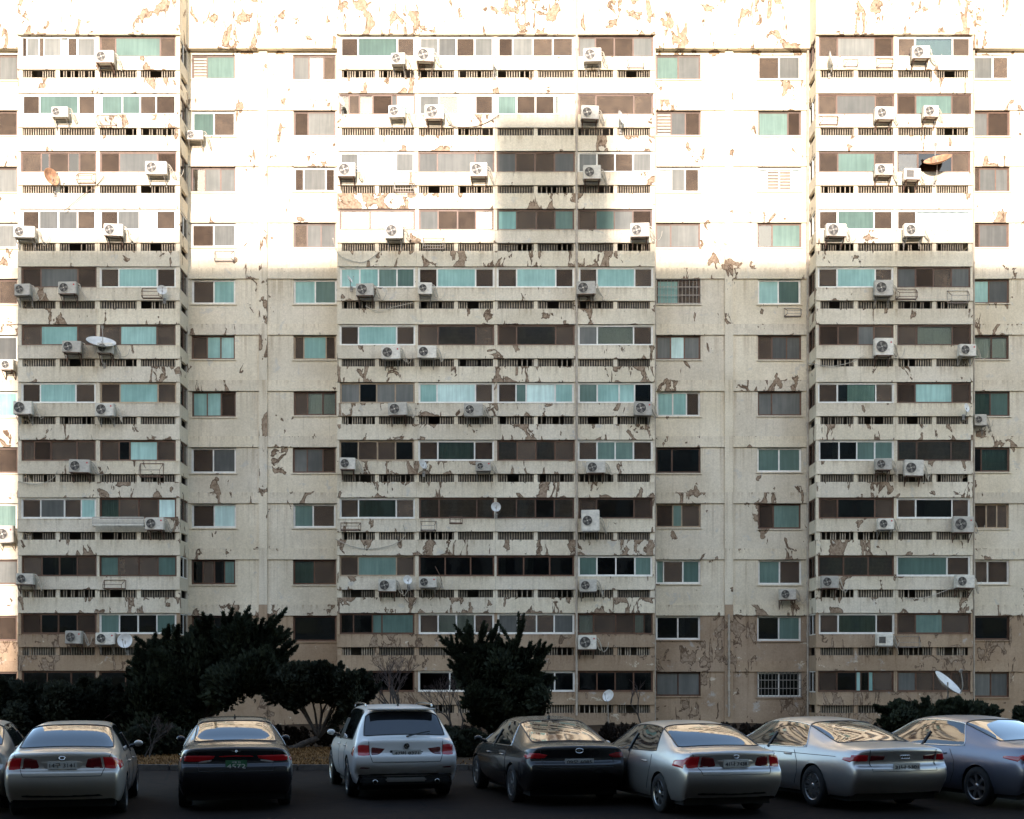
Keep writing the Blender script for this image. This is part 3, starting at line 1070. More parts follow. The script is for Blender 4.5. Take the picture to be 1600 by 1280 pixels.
# --- empty brackets where units used to stand
RACKS = [(165, 185, 30, 15), (133, 276, 28, 14), (349, 398, 30, 15), (994, 96, 26, 12), (631, 290, 31, 14), (677, 378, 33, 16), (1384, 95, 25, 14), (1296, 185, 29, 13), (236, 456, 31, 15), (235, 734, 36, 20),
         (1418, 458, 32, 14), (1499, 462, 32, 18), (1240, 486, 26, 12), (177, 913, 33, 13), (547, 822, 31, 11), (669, 821, 24, 14), (1420, 1003, 38, 16), (1331, 95, 22, 10), (712, 812, 20, 10)]
for px, py, w, h in RACKS:
    c, r = where(px, py)
    y = wall_y(c)
    W, Hh = w * y / F, h * y / F
    p = at(px, py + h / 2, y - .25)
    side = {(1418, 458): 'wide ', (1499, 462): 'tilted ', (1384, 95): 'deep ', (1331, 95): 'small shallow ', (669, 821): 'tall ', (712, 812): ''}.get((px, py), '')
    lab = f'empty {side}iron air conditioner rack, {ORDR[r]}, {BAYNAME[c]}'
    o = thing('wall_rack', lab, 'rack', (p.x, y, p.z), 0, 'empty racks on the facade')
    mb = MB()
    t = .014
    for ys in (-.02, -.42):
        zt = Hh * (.95 if ys == -.42 else 1.05)
        x0, x1 = -W / 2 + (.06 if ys < -.1 else 0), W / 2 - (.06 if ys < -.1 else 0)
        mb.bar((x0, ys, 0), (x1, ys, 0), t)
        mb.bar((x0, ys, zt * (.45 if ys < -.1 else 1)), (x1, ys, zt * (.45 if ys < -.1 else 1)), t)
        for x in (x0, x1):
            mb.bar((x, ys, 0), (x, ys, zt * (.45 if ys < -.1 else 1)), t)
    mb.build('basket', M['iron_grey'] if random.random() < .6 else M['iron'], o)
    mb = MB()
    for sx in (-1, 1):
        mb.bar((sx * W / 2, -.02, 0), (sx * (W / 2 - .06), -.42, 0), t)
        mb.bar((sx * W / 2, -.02, Hh * 1.05), (sx * (W / 2 - .06), -.42, Hh * .43), t)
    mb.box(-W / 2, W / 2, -.01, .0, -.03, .03)
    mb.build('strut', M['iron'], o)

# --- long slatted guard under the ninth row window of the left block
p = at(189, 824, YB)
o = thing('slatted_guard', 'long low slatted metal guard beside an air conditioner, ninth row from top, left block', 'guard', (p.x, YB - .02, p.z))
Wd = 80 * YB / F
mb = MB()
for x in (-Wd / 2, 0, Wd / 2 - .03):
    mb.box(x, x + .03, -.40, 0, 0, .03); mb.box(x, x + .03, -.40, -.37, .03, .42)
mb.build('frame', M['iron_grey'], o)
for i in range(5):
    mb = MB(); mb.box(-Wd / 2, Wd / 2, -.425, -.401, .03 + i * .083, .085 + i * .083)
    mb.build('slat', M['ac_white'], o)

# --- loose cables hanging on the wall
CABLES = [[(100, 330), (128, 306), (150, 290), (163, 275)], [(571, 478), (590, 486), (615, 480), (645, 473)], [(524, 842), (545, 852), (575, 858), (612, 852), (632, 838), (630, 820)],
          [(700, 195), (722, 199), (752, 195), (780, 180)], [(28, 752), (58, 757), (82, 748), (90, 735)], [(1262, 568), (1300, 572), (1330, 566), (1350, 556)], [(640, 925), (650, 938), (642, 945), (628, 930)],
          [(1415, 935), (1445, 934), (1475, 924), (1490, 918)], [(1395, 995), (1402, 1012), (1404, 1022)], [(680, 885), (690, 908), (684, 925), (672, 938)], [(520, 372), (530, 398), (565, 410), (590, 396)]]
for i, cb in enumerate(CABLES):
    c, r = where(*cb[1])
    pts = [at(px, py, wall_y(c) - .04 - .05 * (k % 2)) for k, (px, py) in enumerate(cb)]
    mb = MB()
    mb.tube(smooth_pts(pts, 6), .016, 5)
    o = mb.build('loose_cable', M['hose'] if i % 3 else M['iron'], None, True)
    tag(o, f'loose cable sagging across the wall, {ORDR[r]}, {BAYNAME[c]}', 'cable', 'loose cables on the facade')
# ---------------------------------------------------------------- cars
def paint_mat(name, col, metal=.0, rough=.32):
    t = NT(name)
    p = t.objco()
    n1 = t.noise(p, 2.5, 5, .65)
    c = t.mix(t.ramp(n1, .35, .75, 0, .22), col, tuple(x * .72 + .02 for x in col))
    t.l(c, t.b.inputs['Base Color'])
    t.b.inputs['Metallic'].default_value = metal
    t.b.inputs['Roughness'].default_value = rough
    t.b.inputs['Coat Weight'].default_value = .55
    t.b.inputs['Coat Roughness'].default_value = .06
    return t.mat


def plain(name, col, rough, metal=0, spec=.5, coat=0):
    t = NT(name)
    t.b.inputs['Base Color'].default_value = (*col, 1)
    t.b.inputs['Roughness'].default_value = rough
    t.b.inputs['Metallic'].default_value = metal
    t.b.inputs['Specular IOR Level'].default_value = spec
    t.b.inputs['Coat Weight'].default_value = coat
    return t.mat


M['car_glass'] = plain('tinted_car_glass', (.010, .011, .013), .04, 0, .8, .6)
M['chrome'] = plain('chrome_trim', (.62, .60, .57), .18, 1)
M['black_trim'] = plain('black_trim', (.012, .012, .012), .45)
M['tyre'] = simple('tyre_rubber', (.016, .015, .014), .85, var=.2)
M['rim'] = plain('alloy_rim', (.42, .41, .40), .3, .9)
M['lamp_red'] = plain('tail_lamp_red', (.46, .008, .012), .12, 0, .6, .8)
M['lamp_dark'] = plain('tail_lamp_smoked', (.11, .006, .008), .12, 0, .6, .8)
M['lamp_clear'] = plain('lamp_clear', (.42, .36, .34), .12, 0, .6, .8)
M['plate_white'] = simple('plate_white', (.50, .48, .43), .5, var=.1, scale=20)
M['plate_green'] = simple('plate_green', (.03, .11, .045), .5, var=.1, scale=20)
M['plate_ink'] = plain('plate_ink', (.02, .02, .025), .6)
M['plate_ink_white'] = plain('plate_ink_white', (.55, .55, .5), .6)
M['underbody'] = plain('underbody', (.010, .010, .010), .9)

NCOL = None


def lerp(a, b, t): return a + (b - a) * t


def car_shell(st, rear_off, rear_bulge, front_bulge, side_rng, rear_rng, wind_rng, zrow=None):
    """loft of sections; returns coarse mesh with material slots 0 body 1 rear glass 2 side glass 3 windscreen"""
    verts, faces, mats, crease = [], [], [], []
    NS = len(st)
    idx = []
    for si, (yl, yt, w, zb, zs, zt, wt) in enumerate(st):
        dz = min(.055, max(.006, (zt - zs) * .22))
        z2 = zb + (zs - zb) * .38
        z3 = zb + (zs - zb) * .63
        z4 = zb + (zs - zb) * .71
        half = [(.91 * w, zb), (.965 * w, zb + .09), (1.0 * w, z2), (.998 * w, z3), (.992 * w, z4), (.925 * w, zs)]
        q7 = (wt, zt - dz)
        q5 = half[5]
        half.append((lerp(q5[0], q7[0], .5) + .022 * min(1, (zt - zs) / .3), lerp(q5[1], q7[1], .5)))
        half += [q7, (.84 * wt, zt - .012), (.45 * wt, zt), (0, zt + .006)]
        ys = [yl] * 6 + [lerp(yl, yt, .5)] + [yt] * 4
        if si == 0:
            ys = [yl + o for o in rear_off] + [yl + rear_off[-1]] * 5
        row = []
        for j in range(11):
            verts.append((half[j][0], ys[j], half[j][1])); row.append(len(verts) - 1)
        for j in range(9, -1, -1):
            verts.append((-half[j][0], ys[j], half[j][1])); row.append(len(verts) - 1)
        idx.append(row)
    K = 21
    for i in range(NS - 1):
        for j in range(K - 1):
            jj = j if j < 10 else 19 - j
            m = 0
            if jj in (5, 6) and side_rng[0] <= i < side_rng[1]: m = 2
            if jj in (7, 8, 9) and rear_rng[0] <= i < rear_rng[1]: m = 1
            if jj in (7, 8, 9) and wind_rng[0] <= i < wind_rng[1]: m = 3
            faces.append((idx[i][j], idx[i + 1][j], idx[i + 1][j + 1], idx[i][j + 1])); mats.append(m)
    # end caps: rows of the section edge joined across
    for si, bulge, flip in ((0, -rear_bulge, True), (NS - 1, front_bulge, False)):
        top = idx[si][5:16]                      # 11 vertices across the top
        xs = [verts[v][0] for v in top]
        xr = xs[0]
        grid = [top]
        for j in (4, 3, 2, 1, 0):
            a, b = idx[si][j], idx[si][20 - j]
            xa, ya, za = verts[a]
            rowv = [a]
            for x in xs[1:-1]:
                f = x / xr
                verts.append((xa * f, ya + bulge * (1 - f * f), za)); rowv.append(len(verts) - 1)
            rowv.append(b)
            grid.append(rowv)
        for v, x in zip(top[1:-1], xs[1:-1]):
            f = x / xr
            vx = verts[v]
            verts[v] = (vx[0], vx[1] + bulge * (1 - f * f), vx[2])
        for a in range(len(grid) - 1):
            for b in range(10):
                q = (grid[a][b], grid[a][b + 1], grid[a + 1][b + 1], grid[a + 1][b])
                faces.append(q if flip else q[::-1]); mats.append(0)
        if si == 0:
            for b in range(10): crease.append((grid[0][b], grid[0][b + 1], .55))
            for b in range(10): crease.append((grid[2][b], grid[2][b + 1], .6)); crease.append((grid[1][b], grid[1][b + 1], .4))
    return verts, faces, mats, crease


def refine(verts, faces, mats, crease, levels=2):
    me = bpy.data.meshes.new('tmp')
    me.from_pydata(verts, [], faces)
    for k in range(4): me.materials.append(None)
    me.polygons.foreach_set('material_index', mats)
    ek = {tuple(sorted(e.vertices)): e.index for e in me.edges}
    at_ = me.attributes.new('crease_edge', 'FLOAT', 'EDGE')
    vals = [0.0] * len(me.edges)
    for a, b, c in crease:
        k = tuple(sorted((a, b)))
        if k in ek: vals[ek[k]] = c
    # keep the outline of the glass firm
    fm = {}
    for f, m in zip(faces, mats):
        for a, b in zip(f, f[1:] + f[:1]):
            fm.setdefault(tuple(sorted((a, b))), set()).add(m)
    for k, s in fm.items():
        if len(s) > 1 and k in ek: vals[ek[k]] = max(vals[ek[k]], .35)
    at_.data.foreach_set('value', vals)
    ob = bpy.data.objects.new('tmp', me); COL.objects.link(ob)
    md = ob.modifiers.new('s', 'SUBSURF'); md.levels = levels; md.render_levels = levels
    dg = bpy.context.evaluated_depsgraph_get()
    m2 = bpy.data.meshes.new_from_object(ob.evaluated_get(dg))
    V = [Vector(v.co) for v in m2.vertices]
    Fc = [tuple(p.vertices) for p in m2.polygons]
    Mi = [p.material_index for p in m2.polygons]
    bpy.data.objects.remove(ob); bpy.data.meshes.remove(me); bpy.data.meshes.remove(m2)
    return V, Fc, Mi


def cut_arches(V, Fc, Mi, centers, rad, wmin):
    keep = []
    rim = {}
    for f, m in zip(Fc, Mi):
        c = sum((V[i] for i in f), Vector()) / len(f)
        kill = False
        if abs(c.x) > wmin:
            for cy, cz in centers:
                n_in = sum(1 for i in f if math.hypot(V[i].y - cy, V[i].z - cz) < rad)
                if n_in == len(f): kill = True
        if not kill: keep.append((f, m))
    for f, m in keep:
        for i in f:
            v = V[i]
            if abs(v.x) > wmin * .9:
                for cy, cz in centers:
                    d = math.hypot(v.y - cy, v.z - cz)
                    if d < rad and d > 1e-4:
                        v.y = cy + (v.y - cy) * rad / d
                        v.z = cz + (v.z - cz) * rad / d
    return [f for f, m in keep], [m for f, m in keep]


def sub_mesh(name, V, Fc, mat, smooth=True):
    mp, vs, fs = {}, [], []
    for f in Fc:
        g = []
        for i in f:
            if i not in mp:
                mp[i] = len(vs); vs.append(tuple(V[i]))
            g.append(mp[i])
        fs.append(tuple(g))
    me = bpy.data.meshes.new(name)
    me.from_pydata(vs, [], fs)
    me.materials.append(mat)
    if smooth: me.polygons.foreach_set('use_smooth', [True] * len(fs))
    return me


def loops_of(Fc):
    cnt = {}
    for f in Fc:
        for a, b in zip(f, f[1:] + f[:1]):
            cnt[(a, b)] = 1
    nxt = {}
    for (a, b) in cnt:
        if (b, a) not in cnt: nxt[a] = b
    out = []
    while nxt:
        s, b = next(iter(nxt.items()))
        loop = [s]
        del nxt[s]
        while b in nxt and b != s:
            loop.append(b)
            c = nxt[b]; del nxt[b]; b = c
        out.append(loop)
    return out


class Car:
    def __init__(self, name, label, cat, loc, yaw, spec):
        self.o = thing(name, label, cat, loc, R(yaw), 'cars parked nose-in below the building')
        s = self.s = spec
        v, f, m, c = car_shell(s['st'], s['rear_off'], s.get('bulge', .11), .16, s['side'], s['rear'], s['wind'])
        V, Fc, Mi = refine(v, f, m, c)
        wr = s['wr']
        cen = [(s['ax'][0], wr), (s['ax'][1], wr)]
        self.W = max(q[2] for q in s['st'])
        Fc, Mi = cut_arches(V, Fc, Mi, cen, wr * 1.13, self.W * .6)
        self.bvh = BVHTree.FromPolygons(V, Fc)
        self.V = V
        body = [f_ for f_, m_ in zip(Fc, Mi) if m_ == 0]
        link('body', sub_mesh('body', V, body, s['paint']), self.o)
        for k, nm in ((1, 'rear_window'), (3, 'windscreen')):
            g = [f_ for f_, m_ in zip(Fc, Mi) if m_ == k]
            if g:
                w_ = link(nm, sub_mesh(nm, V, g, M['car_glass']), self.o)
                self.trim(w_, g, 'black_trim', .012)
        for sx in (-1, 1):
            g = [f_ for f_, m_ in zip(Fc, Mi) if m_ == 2 and V[f_[0]].x * sx > 0]
            w_ = link('side_window', sub_mesh('side_window', V, g, M['car_glass']), self.o)
            self.trim(w_, g, s.get('trim', 'black_trim'), s.get('trim_w', .010))
        self.wheels(cen, wr)
        mb = MB()
        L = s['st'][-1][0]
        mb.box(-self.W * .84, self.W * .84, .25, L - .25, .17, .42)
        mb.build('underbody', M['underbody'], self.o)
        for (yy, zz) in cen:
            for sx in (-1, 1):
                mb = MB()
                n = 14
                ra = wr * 1.13
                for i in range(n + 1):
                    a = math.pi * (-.12 + 1.24 * i / n)
                    for x in (self.W * .985, self.W * .55):
                        mb.v.append((sx * x, yy + ra * math.cos(a) * .999, zz + ra * math.sin(a) * .999))
                for i in range(n):
                    mb.f.append((2 * i, 2 * i + 1, 2 * i + 3, 2 * i + 2)); mb.m.append(0)
                mb.build('arch_liner', M['underbody'], self.o, True)
        # mirrors
        ym, zm = s['mirror']
        for sx in (-1, 1):
            mb = MB()
            mb.lathe([(.0, -.07), (.07, -.065), (.10, -.02), (.085, .05), (.0, .09)], 12, 'y')
            me = mb.mesh('mirror', s['paint'], True)
            link('mirror', me, self.o, (sx * (self.W + .035), ym, zm), (.80, .62, .58))
            mb = MB(); mb.tube([(sx * self.W * .88, ym + .03, zm - .05), (sx * (self.W + .0), ym, zm - .02)], [.035, .025], 6)
            mb.build('mirror_arm', M['black_trim'], self.o)
            yb = (s['ax'][0] + s['ax'][1]) / 2 + .02
            self.seam('door_pillar', [('s', sx, yb + .04, s['mirror'][1] - .06), ('s', sx, yb, 1.13), ('s', sx, yb - .04, 1.36 if s['wr'] < .35 else 1.5)], .05)
        # seams of boot and doors
        for nm, pts in s.get('seams', ()):
            self.seam(nm, pts)
        for (y, z) in s.get('handles', ()):
            for sx in (-1, 1):
                p, n, _, _ = self.bvh.find_nearest(Vector((sx * self.W, y, z)))
                mb = MB()
                mb.tube(smooth_pts([(0, -.11, 0), (sx * .025, -.07, 0), (sx * .03, 0, .004), (sx * .025, .07, 0), (0, .11, 0)], 3), .013, 6)
                link('door_handle', mb.mesh('door_handle', s.get('handle_mat', s['paint']), True), self.o, p)

    def trim(self, parent, faces, mat, r):
        mb = MB()
        for lp in loops_of(faces):
            pts = [self.V[i] for i in lp]
            if len(pts) > 8:
                mb.tube(pts + [pts[0]], r, 5, cap=False)
        if mb.v:
            o = mb.build('window_trim', M[mat], parent, True)

    def wheels(self, cen, wr):
        s = self.s
        key = 'whl%.3f%s' % (wr, s.get('spokes', 5))
        if key not in UNIT:
            mb = MB()
            mb.lathe([(wr * .66, -.105), (wr * .74, -.112), (wr * .93, -.105), (wr, -.075), (wr * 1.003, 0), (wr, .075), (wr * .93, .105), (wr * .7, .105)], 36, 'x')
            t = mb.mesh('tyre', M['tyre'], True)
            mb = MB()
            mb.lathe([(wr * .69, -.09), (wr * .66, -.108), (wr * .62, -.10), (wr * .60, -.02), (wr * .60, .09)], 36, 'x', 0)
            mb.lathe([(.0, -.035), (wr * .6, -.03)], 20, 'x', 1)
            ns = s.get('spokes', 5)
            for i in range(ns):
                a = 2 * math.pi * i / ns
                for da in ((-.14, .14) if s.get('twin') else (0,)):
                    c0, s0 = math.cos(a + da * .6), math.sin(a + da * .6)
                    c1, s1 = math.cos(a + da), math.sin(a + da)
                    t0 = Vector((0, -s0, c0)); t1 = Vector((0, -s1, c1))
                    wv = wr * (.055 if s.get('twin') else .10)
                    A = Vector((-.092, c0 * wr * .1, s0 * wr * .1)); B = Vector((-.098, c1 * wr * .63, s1 * wr * .63))
                    dpt = Vector((.04, 0, 0))
                    vs = [A - t0 * wv, A + t0 * wv, B + t1 * wv * .8, B - t1 * wv * .8]
                    vs += [q + dpt for q in vs]
                    mb.add(vs, [(0, 1, 2, 3), (0, 4, 5, 1), (1, 5, 6, 2), (2, 6, 7, 3), (3, 7, 4, 0)], 0)
            mb.lathe([(.0, -.105), (wr * .1, -.103), (wr * .17, -.09), (wr * .17, -.04)], 16, 'x', 0)
            UNIT[key] = (t, mb.mesh('rim', [M['rim'], M['underbody']]))
        t, rm = UNIT[key]
        for (y, z) in cen:
            for sx in (-1, 1):
                wl = link('tyre', t, self.o, (sx * (self.W - .115), y, z + .002), rot=(random.random(), 0, 0) if sx < 0 else (random.random(), 0, math.pi))
                link('rim', rm, wl)

    def on_rear(self, x, z):
        """point on the tail seen from behind at x, z; x beyond the edge runs round the corner"""
        xe = self.W * .90
        sgn = 1 if x >= 0 else -1
        if abs(x) <= xe:
            loc, n, _, _ = self.bvh.ray_cast(Vector((x, -1, z)), Vector((0, 1, 0)))
            if loc is not None and loc.y < 1.6: return loc, n
        g = Vector((sgn * self.W * 1.02, .06 + max(0, abs(x) - xe) * 1.6, z))
        loc, n, _, _ = self.bvh.find_nearest(g)
        return loc, n

    def patch(self, name, top, bot, mat, off=.006, nv=6, nu=4, label=None, parent=None):
        """a lamp or panel that follows the tail: top and bottom edges as (x, z) lists of equal length"""
        def dens(e):
            out = []
            for a, b in zip(e, e[1:]):
                for k in range(nu): out.append((lerp(a[0], b[0], k / nu), lerp(a[1], b[1], k / nu)))
            return out + [e[-1]]
        T, B = dens(top), dens(bot)
        n = len(T)
        vs = []
        for j in range(nv + 1):
            for i in range(n):
                x, z = lerp(T[i][0], B[i][0], j / nv), lerp(T[i][1], B[i][1], j / nv)
                p, nn = self.on_rear(x, z)
                edge = j in (0, nv) or i in (0, n - 1)
                if nn.dot(p - Vector((0, 2.2, .7))) < 0: nn = -nn
                vs.append(p + nn * (off if not edge else -.004))
        fs = []
        for j in range(nv):
            for i in range(n - 1):
                a = j * n + i
                fs.append((a, a + n, a + n + 1, a + 1) if top[0][0] < top[-1][0] else (a, a + 1, a + n + 1, a + n))
        me = bpy.data.meshes.new(name)
        me.from_pydata([tuple(v) for v in vs], [], fs)
        me.materials.append(mat)
        me.polygons.foreach_set('use_smooth', [True] * len(fs))
        o = link(name, me, parent or self.o)
        if label: o['label'] = label
        return o

    def both(self, name, top, bot, mat, **k):
        a = self.patch(name, top, bot, mat, **k)
        b = self.patch(name, [(-x, z) for x, z in top], [(-x, z) for x, z in bot], mat, **k)
        return a, b

    def seam(self, name, pts, wid=.010, mat='black_trim'):
        """thin groove line; pts are ('r', x, z) on the tail, ('s', side, y, z) on a flank or ('t', x, y) on top"""
        P = []
        for a, b in zip(pts, pts[1:]):
            for k in range(8):
                t = k / 8
                P.append((a[0],) + tuple(lerp(u, v, t) for u, v in zip(a[1:], b[1:])))
        P.append(pts[-1])
        Q = []
        for q in P:
            if q[0] == 'r': p, n = self.on_rear(q[1], q[2])
            elif q[0] == 's':
                p, n, _, _ = self.bvh.find_nearest(Vector((q[1] * self.W * 1.03, q[2], q[3])))
            else:
                p, n, _, _ = self.bvh.ray_cast(Vector((q[1], q[2], 3)), Vector((0, 0, -1)))
            if p is not None: Q.append(p)
        if len(Q) > 1:
            mb = MB()
            mb.tube(Q, wid * .6, 4)
            mb.build(name, M[mat], self.o)

    def plate(self, z, w, h, text, green=False, x=0, tilt=0):
        p, n = self.on_rear(x, z)
        mb = MB()
        mb.box(-w / 2, w / 2, -.012, 0, -h / 2, h / 2)
        o = link('number_plate', mb.mesh('number_plate', M['plate_green'] if green else M['plate_white']), self.o, p + Vector((0, -.012, 0)), rot=(R(tilt), 0, 0))
        for i, tx in enumerate(text):
            cu = bpy.data.curves.new('t', 'FONT'); cu.body = tx; cu.align_x = 'CENTER'; cu.align_y = 'CENTER'; cu.size = 1; cu.extrude = .004
            ob = bpy.data.objects.new('t', cu); COL.objects.link(ob)
            dg = bpy.context.evaluated_depsgraph_get()
            me = bpy.data.meshes.new_from_object(ob.evaluated_get(dg))
            bpy.data.objects.remove(ob); bpy.data.curves.remove(cu)
            if not len(me.vertices): continue
            xs = [v.co.x for v in me.vertices]; ys = [v.co.y for v in me.vertices]
            wd, hd = max(xs) - min(xs), max(ys) - min(ys)
            if len(text) == 1: sx, sy, zc = w * .86 / wd, h * .62 / hd, 0
            elif i == 0: sx, sy, zc = w * .42 / wd, h * .22 / hd, h * .30
            else: sx, sy, zc = w * .86 / wd, h * .46 / hd, -h * .12
            me.transform(Matrix.Translation((-(max(xs) + min(xs)) / 2, -(max(ys) + min(ys)) / 2, 0)))
            me.transform(Matrix.Diagonal((sx, sy, 1, 1)))
            me.transform(Matrix.Rotation(R(90), 4, 'X'))
            me.materials.clear(); me.materials.append(M['plate_ink_white'] if green else M['plate_ink'])
            link('plate_text', me, o, (0, -.0135, zc))
        return o

    def bit(self, name, x0, x1, y0, y1, z0, z1, mat, bev=.01, parent=None):
        mb = MB(); mb.box(x0, x1, y0, y1, z0, z1)
        me = mb.mesh(name, mat)
        if bev:
            bm = bmesh.new(); bm.from_mesh(me)
            bmesh.ops.bevel(bm, geom=list(bm.edges), offset=bev, segments=2, affect='EDGES'); bm.to_mesh(me); bm.free()
        return link(name, me, parent or self.o)

    def fin(self, y):
        p, n, _, _ = self.bvh.ray_cast(Vector((0, y, 3)), Vector((0, 0, -1)))
        mb = MB()
        mb.add([(-.02, -.07, -.01), (.02, -.07, -.01), (.02, .08, -.01), (-.02, .08, -.01), (-.006, -.06, .06), (.006, -.06, .06), (.008, .0, .035), (-.008, .0, .035)],
               [(0, 1, 5, 4), (1, 2, 6, 5), (2, 3, 7, 6), (3, 0, 4, 7), (4, 5, 6, 7)])
        link('roof_antenna', mb.mesh('roof_antenna', M['black_trim']), self.o, p)


def emblem(car, z, kind, w):
    p, n = car.on_rear(0, z)
    mb = MB()
    if kind == 'round':
        mb.lathe([(.0, -.008), (w * .36, -.008), (w * .4, -.012), (w * .5, -.012), (w * .5, 0)], 20, 'y')
        me = mb.mesh('emblem', M['black_trim'])
        o = link('emblem', me, car.o, p + Vector((0, -.004, 0)))
        mb = MB()
        for q in (0, 1):
            a0 = math.pi / 2 * (2 * q)
            vs = [(0, -.011, 0)] + [(w * .33 * math.cos(a0 + math.pi / 2 * i / 6), -.011, w * .33 * math.sin(a0 + math.pi / 2 * i / 6)) for i in range(7)]
            mb.add(vs, [(0, i, i + 1) for i in range(1, 7)])
        mb.build('emblem_quarter', M['chrome'], o)
    elif kind == 'rings':
        for k in range(4):
            c = (k - 1.5) * w * .21
            mb.tube([(c + w * .14 * math.cos(2 * math.pi * i / 16), -.01, w * .14 * math.sin(2 * math.pi * i / 16)) for i in range(17)], .006, 5, cap=False)
        link('emblem', mb.mesh('emblem', M['chrome']), car.o, p)
    elif kind == 'wings':
        for sx in (-1, 1):
            mb.add([(sx * w * .08, -.01, 0), (sx * w * .5, -.01, w * .10), (sx * w * .42, -.01, -.0), (sx * w * .08, -.01, -w * .08)], [(0, 1, 2, 3) if sx < 0 else (3, 2, 1, 0)])
        mb.tube([(w * .09 * math.cos(2 * math.pi * i / 14), -.01, w * .09 * math.sin(2 * math.pi * i / 14)) for i in range(15)], .006, 5, cap=False)
        link('emblem', mb.mesh('emblem', M['chrome']), car.o, p)
    else:
        mb.tube([(w * .5 * math.cos(2 * math.pi * i / 20), -.008, w * .3 * math.sin(2 * math.pi * i / 20)) for i in range(21)], .007, 5, cap=False)
        mb.bar((-w * .2, -.008, -w * .22), (-w * .05, -.008, w * .22), .007)
        mb.bar((w * .05, -.008, -w * .22), (w * .2, -.008, w * .22), .007)
        mb.bar((-w * .12, -.008, 0), (w * .12, -.008, 0), .007)
        link('emblem', mb.mesh('emblem', M['chrome']), car.o, p)


#        yl    yt    w     zb   zs    zt    wt
def compact_sedan(paint, plate, trim='black_trim'):
    st = [(.00, .00, .815, .30, .965, 1.015, .62), (.16, .16, .860, .25, .975, 1.045, .67), (.34, .34, .870, .24, .978, 1.055, .70), (.50, .50, .875, .23, .978, 1.060, .715),
          (.84, .96, .877, .23, .970, 1.280, .655), (1.14, 1.34, .877, .23, .965, 1.392, .605), (1.42, 1.62, .877, .23, .960, 1.425, .570), (1.95, 2.05, .877, .23, .950, 1.437, .575),
          (2.45, 2.42, .877, .23, .940, 1.420, .570), (2.95, 2.72, .877, .23, .925, 1.375, .560), (3.38, 3.18, .876, .23, .910, 1.180, .600), (3.62, 3.62, .870, .23, .895, .975, .660),
          (4.02, 4.02, .850, .24, .810, .890, .640), (4.36, 4.36, .770, .26, .700, .765, .560), (4.52, 4.52, .660, .30, .590, .640, .470)]
    return dict(st=st, rear_off=[.12, .06, -.05, -.03, .06, .02], side=(5, 10), rear=(3, 5), wind=(9, 11), ax=(.93, 3.63), wr=.31, paint=paint, trim=trim, mirror=(3.22, .99), spokes=7,
                handles=[(1.55, .80), (2.55, .79)],
                seams=[('door_gap', [('s', s, 1.32, .93), ('s', s, 1.28, .75), ('s', s, 1.36, .55), ('s', s, 1.5, .33)]) for s in (-1, 1)] +
                      [('door_gap', [('s', s, 2.3, .93), ('s', s, 2.3, .33)]) for s in (-1, 1)] + [('boot_gap', [('r', -.70, 1.0), ('r', -.62, .80), ('r', -.56, .66), ('r', .56, .66), ('r', .62, .80), ('r', .70, 1.0)])])


def compact_details(c, plate):
    # big wedge lamps, split by the boot gap
    a = c.both('tail_lamp', [(.57, .955), (.68, .955), (.79, .94), (1.02, .885)], [(.60, .765), (.70, .757), (.79, .757), (1.04, .785)], M['lamp_red'])
    b = c.both('tail_lamp', [(.36, .92), (.45, .945), (.56, .955)], [(.31, .785), (.45, .77), (.59, .765)], M['lamp_dark'])
    c.both('reversing_lamp', [(.42, .800), (.56, .798)], [(.43, .775), (.56, .772)], M['lamp_clear'], nv=2, off=.010)
    # plate recess garnish
    c.patch('plate_garnish', [(-.33, .885), (0, .90), (.33, .885)], [(-.26, .765), (0, .755), (.26, .765)], c.s['paint'], off=.012)
    c.plate(.825, .42, .115, plate)
    emblem(c, .935, 'oval', .085)
    c.patch('lower_valance', [(-.70, .40), (0, .38), (.70, .40)], [(-.66, .30), (0, .30), (.66, .30)], M['black_trim'], nv=2)
    c.patch('bumper_lip', [(-.66, .405), (0, .385), (.66, .405)], [(-.66, .395), (0, .375), (.66, .395)], M['chrome'], nv=1, off=.008)


WHITE = paint_mat('pearl_white_paint', (.52, .475, .41), .5, .3)
SUVW = paint_mat('white_paint', (.80, .77, .72), .05, .3)
SILVER = paint_mat('silver_paint', (.53, .505, .475), .8, .34)
SILVER2 = paint_mat('light_silver_paint', (.54, .515, .485), .8, .34)
BLACK = paint_mat('black_paint', (.012, .011, .013), .2, .25)
BLACK2 = paint_mat('charcoal_paint', (.010, .0085, .0085), .15, .25)
BLUEG = paint_mat('blue_grey_paint', (.20, .205, .25), .75, .34)

YAW = 13.0
# far left, half out of view
s = compact_sedan(WHITE, None)
Car('parked_car', 'white saloon car cut off by the left edge, only its side showing', 'car', ((-80 - 800) / F * 19.85, 19.85, 0), YAW, s)

c = Car('parked_car', 'pearl white saloon with large red wedge tail lamps, leftmost whole car', 'car', ((98 - 800) / F * 19.19, 19.19, 0), YAW, compact_sedan(WHITE, None))
compact_details(c, ['14구 3141'])

c5 = Car('parked_car', 'silver saloon with red wedge lamps, beside the black saloon', 'car', ((1147 - 800) / F * 19.57, 19.57, 0), YAW + 3, compact_sedan(SILVER, None))
compact_details(c5, ['41나 7438'])

